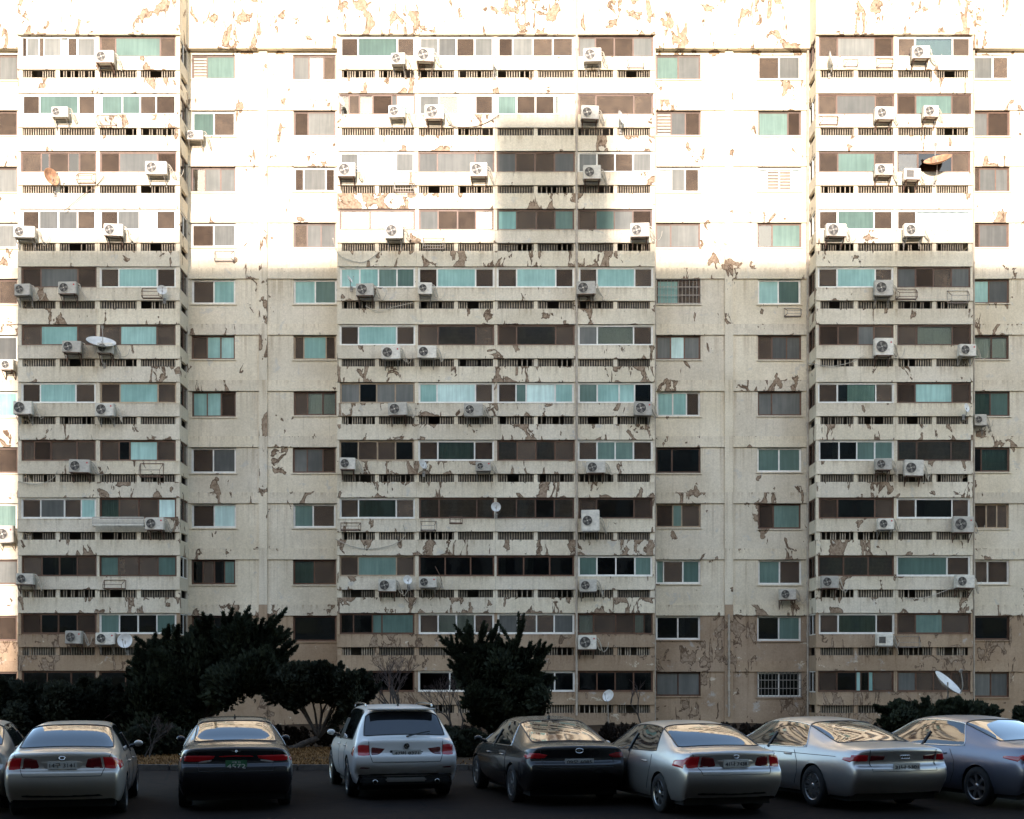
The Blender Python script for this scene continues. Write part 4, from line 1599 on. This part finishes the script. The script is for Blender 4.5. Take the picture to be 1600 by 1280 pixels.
# big black limousine with green plate
st = [(.00, .00, .86, .30, .980, 1.035, .62), (.14, .14, .905, .26, .992, 1.065, .66), (.40, .40, .918, .24, .995, 1.085, .68), (.78, .78, .925, .24, .992, 1.095, .68),
      (1.10, 1.22, .928, .24, .985, 1.290, .645), (1.42, 1.62, .928, .24, .980, 1.415, .615), (1.72, 1.90, .928, .24, .975, 1.455, .605), (2.30, 2.38, .928, .24, .965, 1.470, .61),
      (2.80, 2.78, .928, .24, .955, 1.455, .605), (3.32, 3.10, .928, .24, .945, 1.405, .595), (3.80, 3.55, .926, .24, .930, 1.20, .63), (4.05, 4.02, .92, .24, .915, 1.01, .69),
      (4.50, 4.50, .90, .25, .86, .95, .68), (4.90, 4.90, .83, .27, .76, .83, .60), (5.08, 5.08, .72, .32, .64, .70, .50)]
s = dict(st=st, rear_off=[.12, .05, -.03, -.01, .05, .0], side=(5, 10), rear=(3, 5), wind=(9, 11), ax=(1.08, 3.95), wr=.325, paint=BLACK, trim='chrome', mirror=(3.6, 1.02), spokes=10,
         handles=[(1.95, .83), (2.98, .82)], seams=[('door_gap', [('s', q, 2.7, .95), ('s', q, 2.7, .34)]) for q in (-1, 1)] + [('boot_gap', [('r', -.60, 1.02), ('r', -.58, .66), ('r', .58, .66), ('r', .60, 1.02)])])
c = Car('parked_car', 'black limousine with a green number plate and full-width red lamp strip', 'car', ((369 - 800) / F * 20.33, 20.33, 0), YAW, s)
c.both('tail_lamp', [(.30, .905), (.55, .915), (.75, .915), (.93, .90)], [(.34, .86), (.55, .80), (.75, .80), (.95, .83)], M['lamp_red'])
c.both('reversing_lamp', [(.36, .84), (.60, .83)], [(.38, .80), (.60, .785)], M['lamp_clear'], nv=2, off=.010)
c.patch('lamp_strip', [(-.30, .905), (0, .915), (.30, .905)], [(-.30, .875), (0, .882), (.30, .875)], M['lamp_red'], nv=2)
c.patch('bumper_strip', [(-.86, .515), (-.4, .50), (0, .495), (.4, .50), (.86, .515)], [(-.86, .50), (-.4, .485), (0, .48), (.4, .485), (.86, .50)], M['chrome'], nv=1, off=.012)
c.plate(.755, .335, .155, ['서울 52', '4572'], True)
emblem(c, .975, 'wings', .16)
c.fin(1.95)

# white sport utility car
st = [(.00, .00, .90, .42, 1.00, 1.075, .70), (.06, .06, .925, .34, 1.02, 1.085, .73), (.10, .14, .932, .30, 1.035, 1.13, .735), (.20, .34, .936, .29, 1.04, 1.36, .69),
      (.32, .52, .938, .29, 1.04, 1.545, .645), (.50, .66, .940, .29, 1.04, 1.615, .635), (.85, .95, .940, .29, 1.035, 1.645, .63), (1.45, 1.50, .940, .29, 1.02, 1.660, .635),
      (2.20, 2.15, .940, .29, 1.00, 1.650, .635), (2.80, 2.55, .940, .29, .99, 1.600, .625), (3.30, 3.10, .938, .29, .98, 1.32, .66), (3.58, 3.55, .93, .29, .975, 1.085, .70),
      (4.00, 4.00, .92, .31, .93, 1.03, .70), (4.42, 4.42, .87, .34, .84, .92, .64), (4.64, 4.64, .76, .42, .70, .76, .52)]
s = dict(st=st, rear_off=[.12, .04, -.05, -.03, .04, .03], bulge=.13, side=(5, 10), rear=(2, 4), wind=(9, 11), ax=(.90, 3.71), wr=.36, paint=SUVW, trim='black_trim', mirror=(3.25, 1.08), spokes=5, twin=True,
         handles=[(1.45, .92), (2.45, .90)],
         seams=[('door_gap', [('s', q, 1.32, 1.0), ('s', q, 1.34, .75), ('s', q, 1.45, .42)]) for q in (-1, 1)] + [('door_gap', [('s', q, 2.25, .98), ('s', q, 2.25, .42)]) for q in (-1, 1)] +
               [('hatch_gap', [('r', -.66, 1.06), ('r', -.64, .80), ('r', -.60, .68), ('r', .60, .68), ('r', .64, .80), ('r', .66, 1.06)])])
c = Car('parked_suv', 'white sport utility car with dark rear window and roof rails', 'car', ((634 - 800) / F * 22.32, 22.32, 0), YAW + 1, s)
c.both('tail_lamp', [(.64, .985), (.75, .995), (.86, .99), (.97, .975)], [(.64, .765), (.75, .755), (.86, .765), (1.00, .80)], M['lamp_red'])
c.both('tail_lamp', [(.36, .915), (.50, .935), (.625, .95)], [(.44, .835), (.52, .80), (.625, .785)], M['lamp_dark'])
c.both('reflector', [(.62, .590), (.86, .600)], [(.62, .555), (.84, .56)], M['lamp_dark'], nv=2)
c.patch('plate_recess', [(-.31, .90), (0, .905), (.31, .90)], [(-.27, .765), (0, .76), (.27, .765)], M['black_trim'], nv=2, off=.004)
c.plate(.835, .50, .11, ['47버 8371'])
emblem(c, .955, 'round', .10)
c.patch('lower_valance', [(-.86, .45), (-.55, .475), (0, .485), (.55, .475), (.86, .45)], [(-.84, .42), (-.55, .42), (0, .42), (.55, .42), (.84, .42)], M['black_trim'], nv=2, off=.01)
c.bit('skid_plate', -.36, .36, -.06, .12, .325, .40, M['rim'], .025)
c.bit('lower_bumper', -.80, .80, -.02, .3, .27, .43, M['black_trim'], .04)
for sx in (-1, 1):
    mb = MB(); mb.lathe([(.035, -.09), (.045, -.09), (.045, .1)], 14, 'y')
    link('exhaust_pipe', mb.mesh('exhaust_pipe', M['chrome'], True), c.o, (sx * .55, .0, .33))
    mb = MB(); mb.tube(smooth_pts([(sx * .60, .75, 1.625), (sx * .605, .85, 1.675), (sx * .61, 1.6, 1.685), (sx * .60, 2.3, 1.665), (sx * .595, 2.45, 1.61)], 4), .016, 6)
    mb.build('roof_rail', M['chrome'], c.o, True)
mb = MB(); mb.tube([(.02, .055, 1.115), (.30, .13, 1.175), (.46, .16, 1.20)], [.016, .010, .008], 5)
mb.build('rear_wiper', M['black_trim'], c.o)
c.bit('roof_spoiler', -.60, .60, .36, .62, 1.575, 1.605, SUVW, .012)
c.fin(.95)

# low black saloon
st = [(.00, .00, .82, .30, .955, 1.010, .60), (.14, .14, .875, .26, .972, 1.040, .64), (.32, .32, .895, .24, .975, 1.050, .66), (.46, .46, .905, .24, .972, 1.058, .665),
      (.84, 1.05, .908, .24, .965, 1.255, .625), (1.18, 1.62, .910, .24, .960, 1.400, .580), (1.55, 1.95, .910, .24, .955, 1.440, .570), (2.05, 2.25, .910, .24, .945, 1.455, .572),
      (2.60, 2.60, .910, .24, .935, 1.440, .57), (3.12, 2.92, .910, .24, .922, 1.385, .56), (3.55, 3.38, .908, .24, .905, 1.18, .60), (3.85, 3.84, .90, .24, .885, .97, .67),
      (4.30, 4.30, .87, .25, .81, .89, .65), (4.66, 4.66, .79, .27, .70, .77, .56), (4.82, 4.82, .68, .32, .59, .65, .46)]
s = dict(st=st, rear_off=[.12, .05, -.04, -.02, .06, .02], side=(5, 10), rear=(3, 5), wind=(9, 11), ax=(1.02, 3.85), wr=.325, paint=BLACK2, trim='chrome', trim_w=.012, mirror=(3.45, 1.0), spokes=10,
         handles=[(1.75, .80), (2.8, .79)], handle_mat=M['chrome'],
         seams=[('door_gap', [('s', q, 1.5, .93), ('s', q, 1.45, .6), ('s', q, 1.6, .33)]) for q in (-1, 1)] + [('boot_gap', [('r', -.66, .99), ('r', -.60, .66), ('r', .60, .66), ('r', .66, .99)])])
c = Car('parked_car', 'black saloon with chrome window line and small red lamps, beside the white sport utility car', 'car', ((903 - 800) / F * 21.18, 21.18, 0), YAW + 1, s)
c.both('tail_lamp', [(.52, .865), (.65, .90), (.80, .91), (.96, .90)], [(.58, .81), (.66, .80), (.80, .80), (.98, .85)], M['lamp_red'])
c.plate(.75, .50, .11, ['09오 6085'])
emblem(c, .935, 'oval', .13)
c.patch('lower_valance', [(-.76, .42), (0, .40), (.76, .42)], [(-.72, .30), (0, .30), (.72, .30)], M['black_trim'], nv=2)
c.fin(1.85)

# large silver saloon
st = [(.00, .00, .865, .30, .960, 1.025, .63), (.12, .12, .915, .26, .985, 1.050, .67), (.34, .34, .935, .24, .992, 1.070, .69), (.72, .72, .945, .24, .990, 1.085, .69),
      (1.08, 1.25, .948, .24, .985, 1.270, .640), (1.35, 1.75, .950, .24, .980, 1.405, .590), (1.90, 2.15, .950, .24, .972, 1.450, .58), (2.45, 2.55, .950, .24, .962, 1.462, .582),
      (2.95, 2.95, .950, .24, .955, 1.445, .58), (3.45, 3.22, .950, .24, .945, 1.395, .57), (3.90, 3.68, .948, .24, .925, 1.18, .62), (4.15, 4.12, .94, .24, .905, .99, .69),
      (4.60, 4.60, .91, .25, .84, .92, .67), (4.98, 4.98, .83, .27, .73, .80, .58), (5.14, 5.14, .72, .32, .61, .67, .48)]
s = dict(st=st, rear_off=[.13, .06, -.05, -.03, .06, -.01], side=(5, 10), rear=(3, 5), wind=(9, 11), ax=(1.14, 4.08), wr=.345, paint=SILVER2, trim='chrome', trim_w=.013, mirror=(3.75, 1.02), spokes=10, twin=True,
         handles=[(1.95, .86), (3.05, .85)],
         seams=[('door_gap', [('s', q, 1.78, .95), ('s', q, 1.62, .75), ('s', q, 1.62, .55), ('s', q, 1.75, .33)]) for q in (-1, 1)] + [('door_gap', [('s', q, 2.78, .95), ('s', q, 2.78, .33)]) for q in (-1, 1)] +
               [('shoulder_line', [('s', q, .5, .90), ('s', q, 2.4, .885), ('s', q, 4.2, .84)]) for q in (-1, 1)] + [('boot_gap', [('r', -.62, 1.0), ('r', -.60, .66), ('r', .60, .66), ('r', .62, 1.0)])])
c = Car('parked_car', 'large silver saloon with chrome window line and multi-spoke alloy wheels', 'car', ((1409 - 800) / F * 20.33, 20.33, 0), YAW + 5.5, s)
c.both('tail_lamp', [(.63, .925), (.76, .935), (.88, .925), (1.02, .90)], [(.63, .815), (.76, .81), (.88, .815), (1.03, .85)], M['lamp_red'])
c.both('tail_lamp', [(.34, .905), (.48, .915), (.615, .925)], [(.36, .835), (.48, .825), (.615, .815)], M['lamp_dark'])
c.patch('boot_strip', [(-.32, .80), (0, .80), (.32, .80)], [(-.32, .785), (0, .785), (.32, .785)], M['chrome'], nv=1, off=.012)
c.plate(.73, .50, .11, ['31나 5301'])
emblem(c, .885, 'rings', .20)
c.patch('bumper_strip', [(-.80, .40), (0, .385), (.80, .40)], [(-.80, .388), (0, .373), (.80, .388)], M['chrome'], nv=1, off=.01)

# blue-grey saloon, partly out of view
st2 = [(a, b, w, zb, zs + .01, zt + .02, wt) for (a, b, w, zb, zs, zt, wt) in st]
s = dict(s, st=st2, paint=BLUEG, spokes=7, twin=False, seams=s['seams'][:4], ax=(1.05, 3.95), wr=.33)
c = Car('parked_car', 'blue-grey saloon cut off by the right edge, chrome outlined side windows', 'car', ((1668 - 800) / F * 20.52, 20.52, 0), YAW + 6, s)
c.both('tail_lamp', [(.50, .905), (.70, .925), (.88, .925), (1.12, .90)], [(.50, .82), (.70, .80), (.88, .81), (1.12, .86)], M['lamp_red'])
c.plate(.73, .50, .11, [])
# ---------------------------------------------------------------- planting in front of the block
def leaf_mat(name, a, b):
    t = NT(name)
    p = t.pos()
    c = t.mix(t.ramp(t.noise(p, 2.2, 4, .6), .3, .7), a, b)
    c = t.mix(t.ramp(t.noise(p, 25, 2, .5), .3, .7, 0, .6), c, t.mix(1, c, (.55, .55, .55), 'MULTIPLY'))
    t.l(c, t.b.inputs['Base Color'])
    t.b.inputs['Roughness'].default_value = .75
    t.b.inputs['Specular IOR Level'].default_value = .2
    return t.mat


M['juniper'] = leaf_mat('juniper_needles', (.020, .026, .014), (.042, .050, .024))
M['shrub'] = leaf_mat('shrub_leaves', (.020, .024, .015), (.040, .044, .024))
M['hedge'] = leaf_mat('hedge_leaves', (.030, .022, .016), (.055, .036, .024))
M['bark'] = simple('bark', (.055, .042, .034), .9, var=.35, scale=12, bump=.6)
M['twig'] = simple('bare_twigs', (.060, .040, .034), .9, var=.3, scale=12)
M['litter'] = leaf_mat('fallen_leaves', (.13, .06, .02), (.30, .155, .05))


def foliage(plumes, mat, parent, seed, name='crown', size=(.17, .045), density=1.0, spread=.75):
    """plumes: (base, tip, radius). Every plume is filled with small pointed sprays leaning out and towards its tip."""
    rs = np.random.RandomState(seed)
    V, n0 = [], 0
    for base, tip, rad in plumes:
        base, tip = np.array(base, float), np.array(tip, float)
        ax = tip - base
        L = np.linalg.norm(ax)
        d = ax / L
        n = int(density * (130 * L * rad / .25 + 30))
        u = np.cross(d, [0, 0, 1.0]); u = u / (np.linalg.norm(u) + 1e-6)
        w = np.cross(d, u)
        t = rs.rand(n) ** .8
        prof = np.minimum(1, t * 4 + .35) * (1 - t ** 2.2) + .04
        ang = rs.rand(n) * 2 * np.pi
        rr = np.sqrt(rs.rand(n)) * rad * prof * (1 + .25 * rs.randn(n) * .6)
        off = np.cos(ang)[:, None] * u + np.sin(ang)[:, None] * w
        P = base + t[:, None] * ax + off * rr[:, None]
        for q in range(3):
            D = d * 1.0 + off * spread * (rr / rad)[:, None] * 1.2 + rs.randn(n, 3) * .38 + np.array([0, 0, .18])
            D /= np.linalg.norm(D, axis=1)[:, None]
            S = np.cross(D, rs.randn(n, 3)); S /= np.linalg.norm(S, axis=1)[:, None] + 1e-6
            ln = size[0] * (.6 + .8 * rs.rand(n))[:, None]
            wd = size[1] * (.7 + .6 * rs.rand(n))[:, None]
            a = P; b = P + D * ln * .45 + S * wd; c = P + D * ln; e = P + D * ln * .45 - S * wd
            V.append(np.stack([a, b, c, e], 1).reshape(-1, 3))
    V = np.concatenate(V)
    nq = len(V) // 4
    me = bpy.data.meshes.new(name)
    me.vertices.add(len(V)); me.vertices.foreach_set('co', V.ravel())
    me.loops.add(nq * 4); me.loops.foreach_set('vertex_index', np.arange(nq * 4))
    me.polygons.add(nq); me.polygons.foreach_set('loop_start', np.arange(nq) * 4); me.polygons.foreach_set('loop_total', np.full(nq, 4))
    me.materials.append(mat)
    me.update(); me.validate()
    return link(name, me, parent)


def wobble(a, b, n, amp, rs):
    a, b = Vector(a), Vector(b)
    return [a.lerp(b, i / n) + Vector((rs.uniform(-amp, amp), rs.uniform(-amp, amp), 0)) * (1 if 0 < i < n else 0) for i in range(n + 1)]


def plume_tree(name, label, cat, px, Y, targets, seed, mat, trunk_r=.11, fill=(), base_py=None, density=1.0, lean=0, size=(.17, .045)):
    """targets: (px, py, radius px, depth offset) plume tips as seen in the photograph's scale at distance Y; fill: same for the inner mass"""
    rs = random.Random(seed)
    b = at(px, 0, Y); b.z = BED_Z - .05
    o = thing(name, label, cat, b)
    s = Y / F
    ctr = Vector((0, 0, 0))
    plumes, subs = [], []
    mb = MB()
    tips = []
    for (tx, ty, rp, dy, L) in targets:
        p = at(tx, ty + 16, Y) - b + Vector((0, dy, 0))
        tips.append((p, rp * s, L * s))
    cx = sum(p.x for p, _, _ in tips) / len(tips)
    zlow = min(p.z for p, _, _ in tips)
    hub = Vector((cx * .4 + lean, 0, max(.35, zlow * .35)))
    mb.tube(wobble((0, 0, 0), hub, 4, .05, rs), [trunk_r * k for k in (1.25, 1.0, .92, .88, .8)], 9)
    for p, rad, L in tips:
        d = (p - hub).normalized()
        base = p - d * L
        plumes.append((base, p, rad * .8))
        for _ in range(9):                       # feathery side tips
            t_ = rs.uniform(.35, .95)
            q0 = base.lerp(p, t_)
            dd = (d + Vector((rs.uniform(-1, 1), rs.uniform(-1, 1), rs.uniform(-.3, .6))) * .75).normalized()
            subs.append((q0, q0 + dd * L * rs.uniform(.3, .55), rad * rs.uniform(.20, .34)))
        mid = hub.lerp(base, .55) + Vector((rs.uniform(-.1, .1), rs.uniform(-.1, .1), .08))
        pts = smooth_pts([hub, mid, base, base.lerp(p, .7)], 3)
        n = len(pts)
        mb.tube(pts, [trunk_r * (.42 - .34 * i / (n - 1)) for i in range(n)], 6)
    for fi, (tx, ty, rp, dy) in enumerate(fill):
        p = at(tx, ty, Y) - b + Vector((0, dy, 0))
        r = rp * s
        dv = Vector((rs.uniform(-1, 1), rs.uniform(-1, 1), rs.uniform(.2, 1))).normalized() * r * 1.15
        plumes.append((p - dv, p + dv, r * 1.15))
        if fi % 4 == 0: mb.tube(smooth_pts([hub, hub.lerp(p, .5) + Vector((0, 0, .05)), p], 3), [trunk_r * .5, trunk_r * .4, trunk_r * .35, trunk_r * .3, trunk_r * .25, trunk_r * .2, trunk_r * .12], 5)
    mb.build('trunk', M['bark'], o, True)
    nt = len(tips)
    foliage([(tuple(a), tuple(c), r) for a, c, r in plumes[:nt] + subs], mat, o, seed, density=density * 2.6, size=(size[0] * .62, size[1] * .36))
    foliage([(tuple(a), tuple(c), r) for a, c, r in plumes[nt:]], mat, o, seed + 500, name='inner_foliage', density=density * 3.4, size=(size[0] * .95, size[1] * 1.0), spread=1.2)
    return o


rr = random.Random(5)
# large spreading juniper
T = [(235, 995, 16, 0, 70), (255, 985, 15, .3, 60), (215, 1015, 18, -.3, 60), (300, 978, 16, .2, 70), (325, 968, 15, -.2, 70), (350, 963, 12, .4, 80), (375, 960, 11, 0, 85), (385, 972, 14, -.4, 80),
     (405, 966, 11, .3, 80), (424, 962, 10, 0, 90), (428, 978, 12, .2, 70), (440, 982, 9, -.2, 70), (436, 1002, 11, .4, 60), (445, 1012, 13, 0, 60), (278, 978, 14, -.3, 65), (265, 1010, 22, -.5, 60), (205, 1040, 18, .2, 50),
     (420, 1030, 22, -.3, 60), (212, 1068, 16, 0, 45), (400, 1005, 22, .5, 70)]
Fl = [(x, y, 30, rr.uniform(-.6, .6)) for x, y in ((240, 1050), (270, 1030), (300, 1020), (335, 1010), (365, 1005), (395, 1020), (410, 1050), (380, 1050), (345, 1045), (310, 1050), (280, 1065), (250, 1085), (235, 1110), (262, 1120),
      (290, 1090), (325, 1075), (355, 1070), (250, 1140), (285, 1120), (228, 1075), (265, 1148), (240, 1150))]
plume_tree('juniper_tree', 'large dark spreading juniper behind the two leftmost saloons', 'tree', 285, 38.0, T, 11, M['juniper'], .15, Fl, density=1.25)
# lower flat-topped tree with a forked trunk
T = [(450, 1032, 16, 0, 40), (475, 1028, 16, .2, 40), (500, 1030, 17, -.2, 40), (525, 1036, 17, .3, 40), (548, 1045, 16, 0, 40), (570, 1052, 14, -.2, 45), (586, 1064, 12, .2, 45), (560, 1090, 14, -.1, 40), (436, 1048, 16, -.2, 35),
     (535, 1100, 13, 0, 30)]
Fl = [(x, y, 20, rr.uniform(-.4, .4)) for x, y in ((445, 1065), (465, 1055), (490, 1055), (515, 1060), (540, 1068), (560, 1072), (500, 1075), (475, 1080), (450, 1085), (525, 1082), (545, 1086), (430, 1075))]
plume_tree('evergreen_tree', 'low flat-topped dark evergreen with a forked trunk, behind the black limousine', 'tree', 452, 37.0, T, 12, M['shrub'], .10, Fl, density=1.3, lean=.35, size=(.13, .05))
# upright conifer in the middle
T = [(716, 968, 8, 0, 75), (742, 975, 9, .3, 70), (703, 1000, 10, -.2, 60), (762, 985, 11, .2, 70), (800, 985, 10, 0, 80), (812, 975, 8, -.3, 80), (790, 1000, 12, .3, 70), (826, 1005, 10, .2, 60), (852, 1002, 8, 0, 70),
     (845, 1025, 11, -.2, 60), (725, 990, 12, .1, 60), (775, 1005, 14, -.4, 60), (705, 1030, 11, .3, 45), (858, 1050, 10, .2, 40), (700, 1008, 8, 0, 60), (694, 995, 6, .1, 55)]
Fl = [(x, y, 21, rr.uniform(-.4, .4)) for x, y in ((730, 1030), (755, 1020), (780, 1030), (805, 1030), (830, 1045), (725, 1055), (750, 1055), (775, 1060), (800, 1062), (828, 1072), (735, 1085), (760, 1090), (785, 1095), (810, 1095), (845, 1085),
      (745, 1112), (775, 1118), (805, 1115), (835, 1105))]
T = [(783 + (x - 780) * .9, y, r_ * .85, d_, l_) for x, y, r_, d_, l_ in T]
Fl = [(783 + (x - 780) * .84, y + 6, r_ * .9, d_) for x, y, r_, d_ in Fl]
plume_tree('juniper_tree', 'upright dark conifer with pointed tips behind the low black saloon', 'tree', 780, 39.0, T, 13, M['juniper'], .11, Fl, density=1.3, size=(.15, .036))
# shrubs at the left
for i, (lab, xs, ytop, Y) in enumerate((('dense dark shrub at the left edge, next to the sunlit wall strip', (-30, 85), 1060, 38.5), ('dense dark shrub behind the pearl white saloon', (80, 212), 1056, 38.0))):
    T, Fl = [], []
    n = 11
    for k in range(n):
        x = xs[0] + (xs[1] - xs[0]) * (k + .5) / n
        e = abs((k + .5) / n - .5) * 2
        T.append((x + rr.uniform(-5, 5), ytop + 22 * e ** 3 + rr.uniform(-6, 8), 12, rr.uniform(-.6, .6), 32))
    for k in range(26):
        Fl.append((rr.uniform(xs[0] + 12, xs[1] - 12), rr.uniform(ytop + 22, 1142), 19, rr.uniform(-.6, .6)))
    plume_tree('evergreen_shrub', lab, 'shrub', sum(xs) / 2, Y, T, 20 + i, M['shrub'], .07, Fl, density=1.25, size=(.12, .05))
# rounded shrub at the right, and one at the edge
T = [(1372 + 15.5 * k + rr.uniform(-3, 3), 1098 - 14 * math.sin(math.pi * (k + .7) / 13) + rr.uniform(-3, 4), 11, rr.uniform(-.5, .5), 26) for k in range(13)]
Fl = [(rr.uniform(1390, 1545), rr.uniform(1108, 1142), 17, rr.uniform(-.5, .5)) for k in range(30)]
plume_tree('evergreen_shrub', 'rounded dark shrub behind the large silver saloon, below the big dish', 'shrub', 1465, 40.0, T, 31, M['juniper'], .08, Fl, density=1.25, size=(.12, .04))
T = [(1588, 1105, 9, 0, 25), (1602, 1098, 9, .2, 25), (1618, 1094, 10, -.2, 25), (1640, 1092, 10, .1, 25)]
Fl = [(x, y, 16, 0) for x, y in ((1600, 1120), (1620, 1115), (1640, 1112), (1612, 1135), (1635, 1132))]
plume_tree('evergreen_shrub', 'dark shrub at the right edge behind the blue-grey saloon', 'shrub', 1622, 40.5, T, 32, M['juniper'], .07, Fl, density=1.25, size=(.12, .04))


# low dark shrubs near the kerb, in the gaps between the cars
for i, (lab, x0, x1, yt, Y) in enumerate((('low dark ground shrub between the pearl white saloon and the limousine', 205, 285, 1132, 34.0), ('low dark ground shrub between the white utility car and the black saloon', 700, 765, 1138, 33.5))):
    T = [(x0 + (x1 - x0) * (k + .5) / 7, yt + rr.uniform(0, 10), 10, rr.uniform(-.4, .4), 24) for k in range(7)]
    Fl = [(rr.uniform(x0 + 6, x1 - 6), rr.uniform(yt + 18, 1178), 15, rr.uniform(-.4, .4)) for k in range(14)]
    plume_tree('ground_shrub', lab, 'shrub', (x0 + x1) / 2, Y, T, 60 + i, M['shrub'], .05, Fl, density=1.1, size=(.11, .045))


# bare trees: forked, finer with every fork
def bare_tree(name, label, px, py_top, Y, seed, spread, depth=6, trunk=.06, stems=3, cat='tree', first=.3):
    rs = random.Random(seed)
    b = at(px, 0, Y); b.z = BED_Z - .05
    o = thing(name, label, cat, b)
    H = at(px, py_top, Y).z - b.z
    trunk_mb, twig_mb = MB(), MB()

    def grow(p, d, L, r, k):
        q = p + d * L
        mid = p.lerp(q, .5) + Vector((rs.uniform(-.08, .08), rs.uniform(-.08, .08), rs.uniform(-.03, .06))) * L
        mb = trunk_mb if k > depth - 3 else twig_mb
        mb.tube([p, mid, q], [r, r * .85, r * .68], 6 if k > depth - 3 else 4, cap=False)
        if k == 0: return
        for _ in range(rs.choice((2, 2, 3)) if k > 1 else rs.choice((2, 3, 4))):
            nd = (d + Vector((rs.uniform(-1, 1), rs.uniform(-1, 1), rs.uniform(-.35, .75))) * spread).normalized()
            grow(q, nd, L * rs.uniform(.62, .86), r * .64, k - 1)

    for s_ in range(stems):
        d = Vector((rs.uniform(-1, 1) * .6, rs.uniform(-.4, .4), 1)).normalized()
        grow(Vector((rs.uniform(-.1, .1), 0, 0)), d, H * first, trunk * rs.uniform(.7, 1), depth)
    trunk_mb.build('trunk', M['bark'], o, True)
    tw = twig_mb.build('twigs', M['twig'], o, True)
    tw['kind'] = 'stuff'
    return o


bare_tree('bare_tree', 'leafless fine-twigged tree behind the white sport utility car', 628, 1030, 44, 3, .62, 6, .07, 3, first=.28)
bare_tree('bare_tree', 'leafless forked tree between the white sport utility car and the conifer', 715, 1045, 43, 8, .60, 5, .05, 3, first=.30)
bare_tree('bare_tree', 'leafless thin tree left of the forked one, against the lowest balconies', 585, 1040, 46, 14, .6, 6, .06, 2, first=.26)
bare_tree('bare_sapling', 'thin crooked leafless sapling behind the silver saloon', 1008, 1072, 48, 21, .85, 3, .045, 1, first=.42)
bare_tree('bare_sapling', 'small leafless bush behind the pearl white saloon', 228, 1105, 33, 27, .8, 4, .03, 3, 'shrub', first=.28)

# --- clipped low hedge, in lengths
segs = [(-20, 30), (30, 110), (110, 205), (290, 380), (380, 455), (455, 515), (515, 610), (610, 700), (700, 760), (850, 930), (930, 1010), (1010, 1090), (1090, 1180), (1180, 1270), (1270, 1370), (1560, 1640)]
HL = ['left of the leftmost saloon', 'behind the left shrub', 'behind the pearl white saloon', 'below the large juniper', 'behind the black limousine roof', 'in the gap between limousine and white utility car', 'behind the white utility car nose',
      'behind the white utility car roof', 'right of the white utility car', 'behind the black saloon roof', 'between black saloon and silver saloon', 'behind the silver saloon roof', 'between the two silver saloons', 'behind the large silver saloon nose',
      'behind the large silver saloon roof', 'at the right edge']
for i, (p0, p1) in enumerate(segs):
    Y = 38.6 + rr.uniform(-.2, .2) + (2.2 if p0 > 840 else 0)
    a, b2 = at(p0, 0, Y), at(p1, 0, Y)
    o = thing('low_hedge', 'low dark clipped hedge ' + HL[i], 'hedge', ((a.x + b2.x) / 2, Y, BED_Z - .03), 0, 'low hedge along the planting bed')
    W = b2.x - a.x
    pl = []
    n = max(4, int(W / .22))
    for k in range(n * 3):
        x = -W / 2 + W * rr.random()
        y = rr.uniform(-.35, .35)
        pl.append(((x, y, .02), (x + rr.uniform(-.06, .06), y, rr.uniform(.48, .62)), .16))
    foliage(pl, M['hedge'], o, 50 + i, name='leaves', size=(.09, .035), density=.8, spread=.9)
    mb = MB()
    for k in range(n):
        x = -W / 2 + W * (k + .5) / n
        mb.tube([(x, 0, 0), (x + rr.uniform(-.08, .08), rr.uniform(-.1, .1), .4)], [.014, .006], 5)
    mb.build('stems', M['bark'], o)

# --- dry grass and fallen leaves on the bed
rs = np.random.RandomState(9)
n = 24000
X = np.where(rs.rand(n) < .62, -5.35 + rs.randn(n) * .75, np.where(rs.rand(n) < .5, -8.7 + rs.randn(n) * .5, rs.uniform(-17, 17, n)))
Yy = KERB_Y + .2 + (rs.rand(n) ** 1.2) * 7.5
P = np.stack([X, Yy, np.full(n, BED_Z - .01)], 1)
ang = rs.rand(n) * 2 * np.pi
D = np.stack([np.cos(ang) * .6, np.sin(ang) * .6, rs.rand(n) * 1.0], 1)
D /= np.linalg.norm(D, axis=1)[:, None]
S = np.cross(D, [0, 0, 1.0]); S /= np.linalg.norm(S, axis=1)[:, None]
ln = .05 + .07 * rs.rand(n)[:, None]
wd = .006 + .016 * rs.rand(n)[:, None]
V = np.stack([P - S * wd, P + D * ln * .6 - S * wd * .9, P + D * ln, P + S * wd], 1).reshape(-1, 3)
me = bpy.data.meshes.new('dry_grass')
me.vertices.add(len(V)); me.vertices.foreach_set('co', V.ravel())
me.loops.add(n * 4); me.loops.foreach_set('vertex_index', np.arange(n * 4))
me.polygons.add(n); me.polygons.foreach_set('loop_start', np.arange(n) * 4); me.polygons.foreach_set('loop_total', np.full(n, 4))
me.materials.append(M['litter']); me.update(); me.validate()
g = link('dry_grass', me)
g['kind'] = 'stuff'; g['label'] = 'dry straw-coloured grass and fallen leaves on the planting bed'; g['category'] = 'grass'
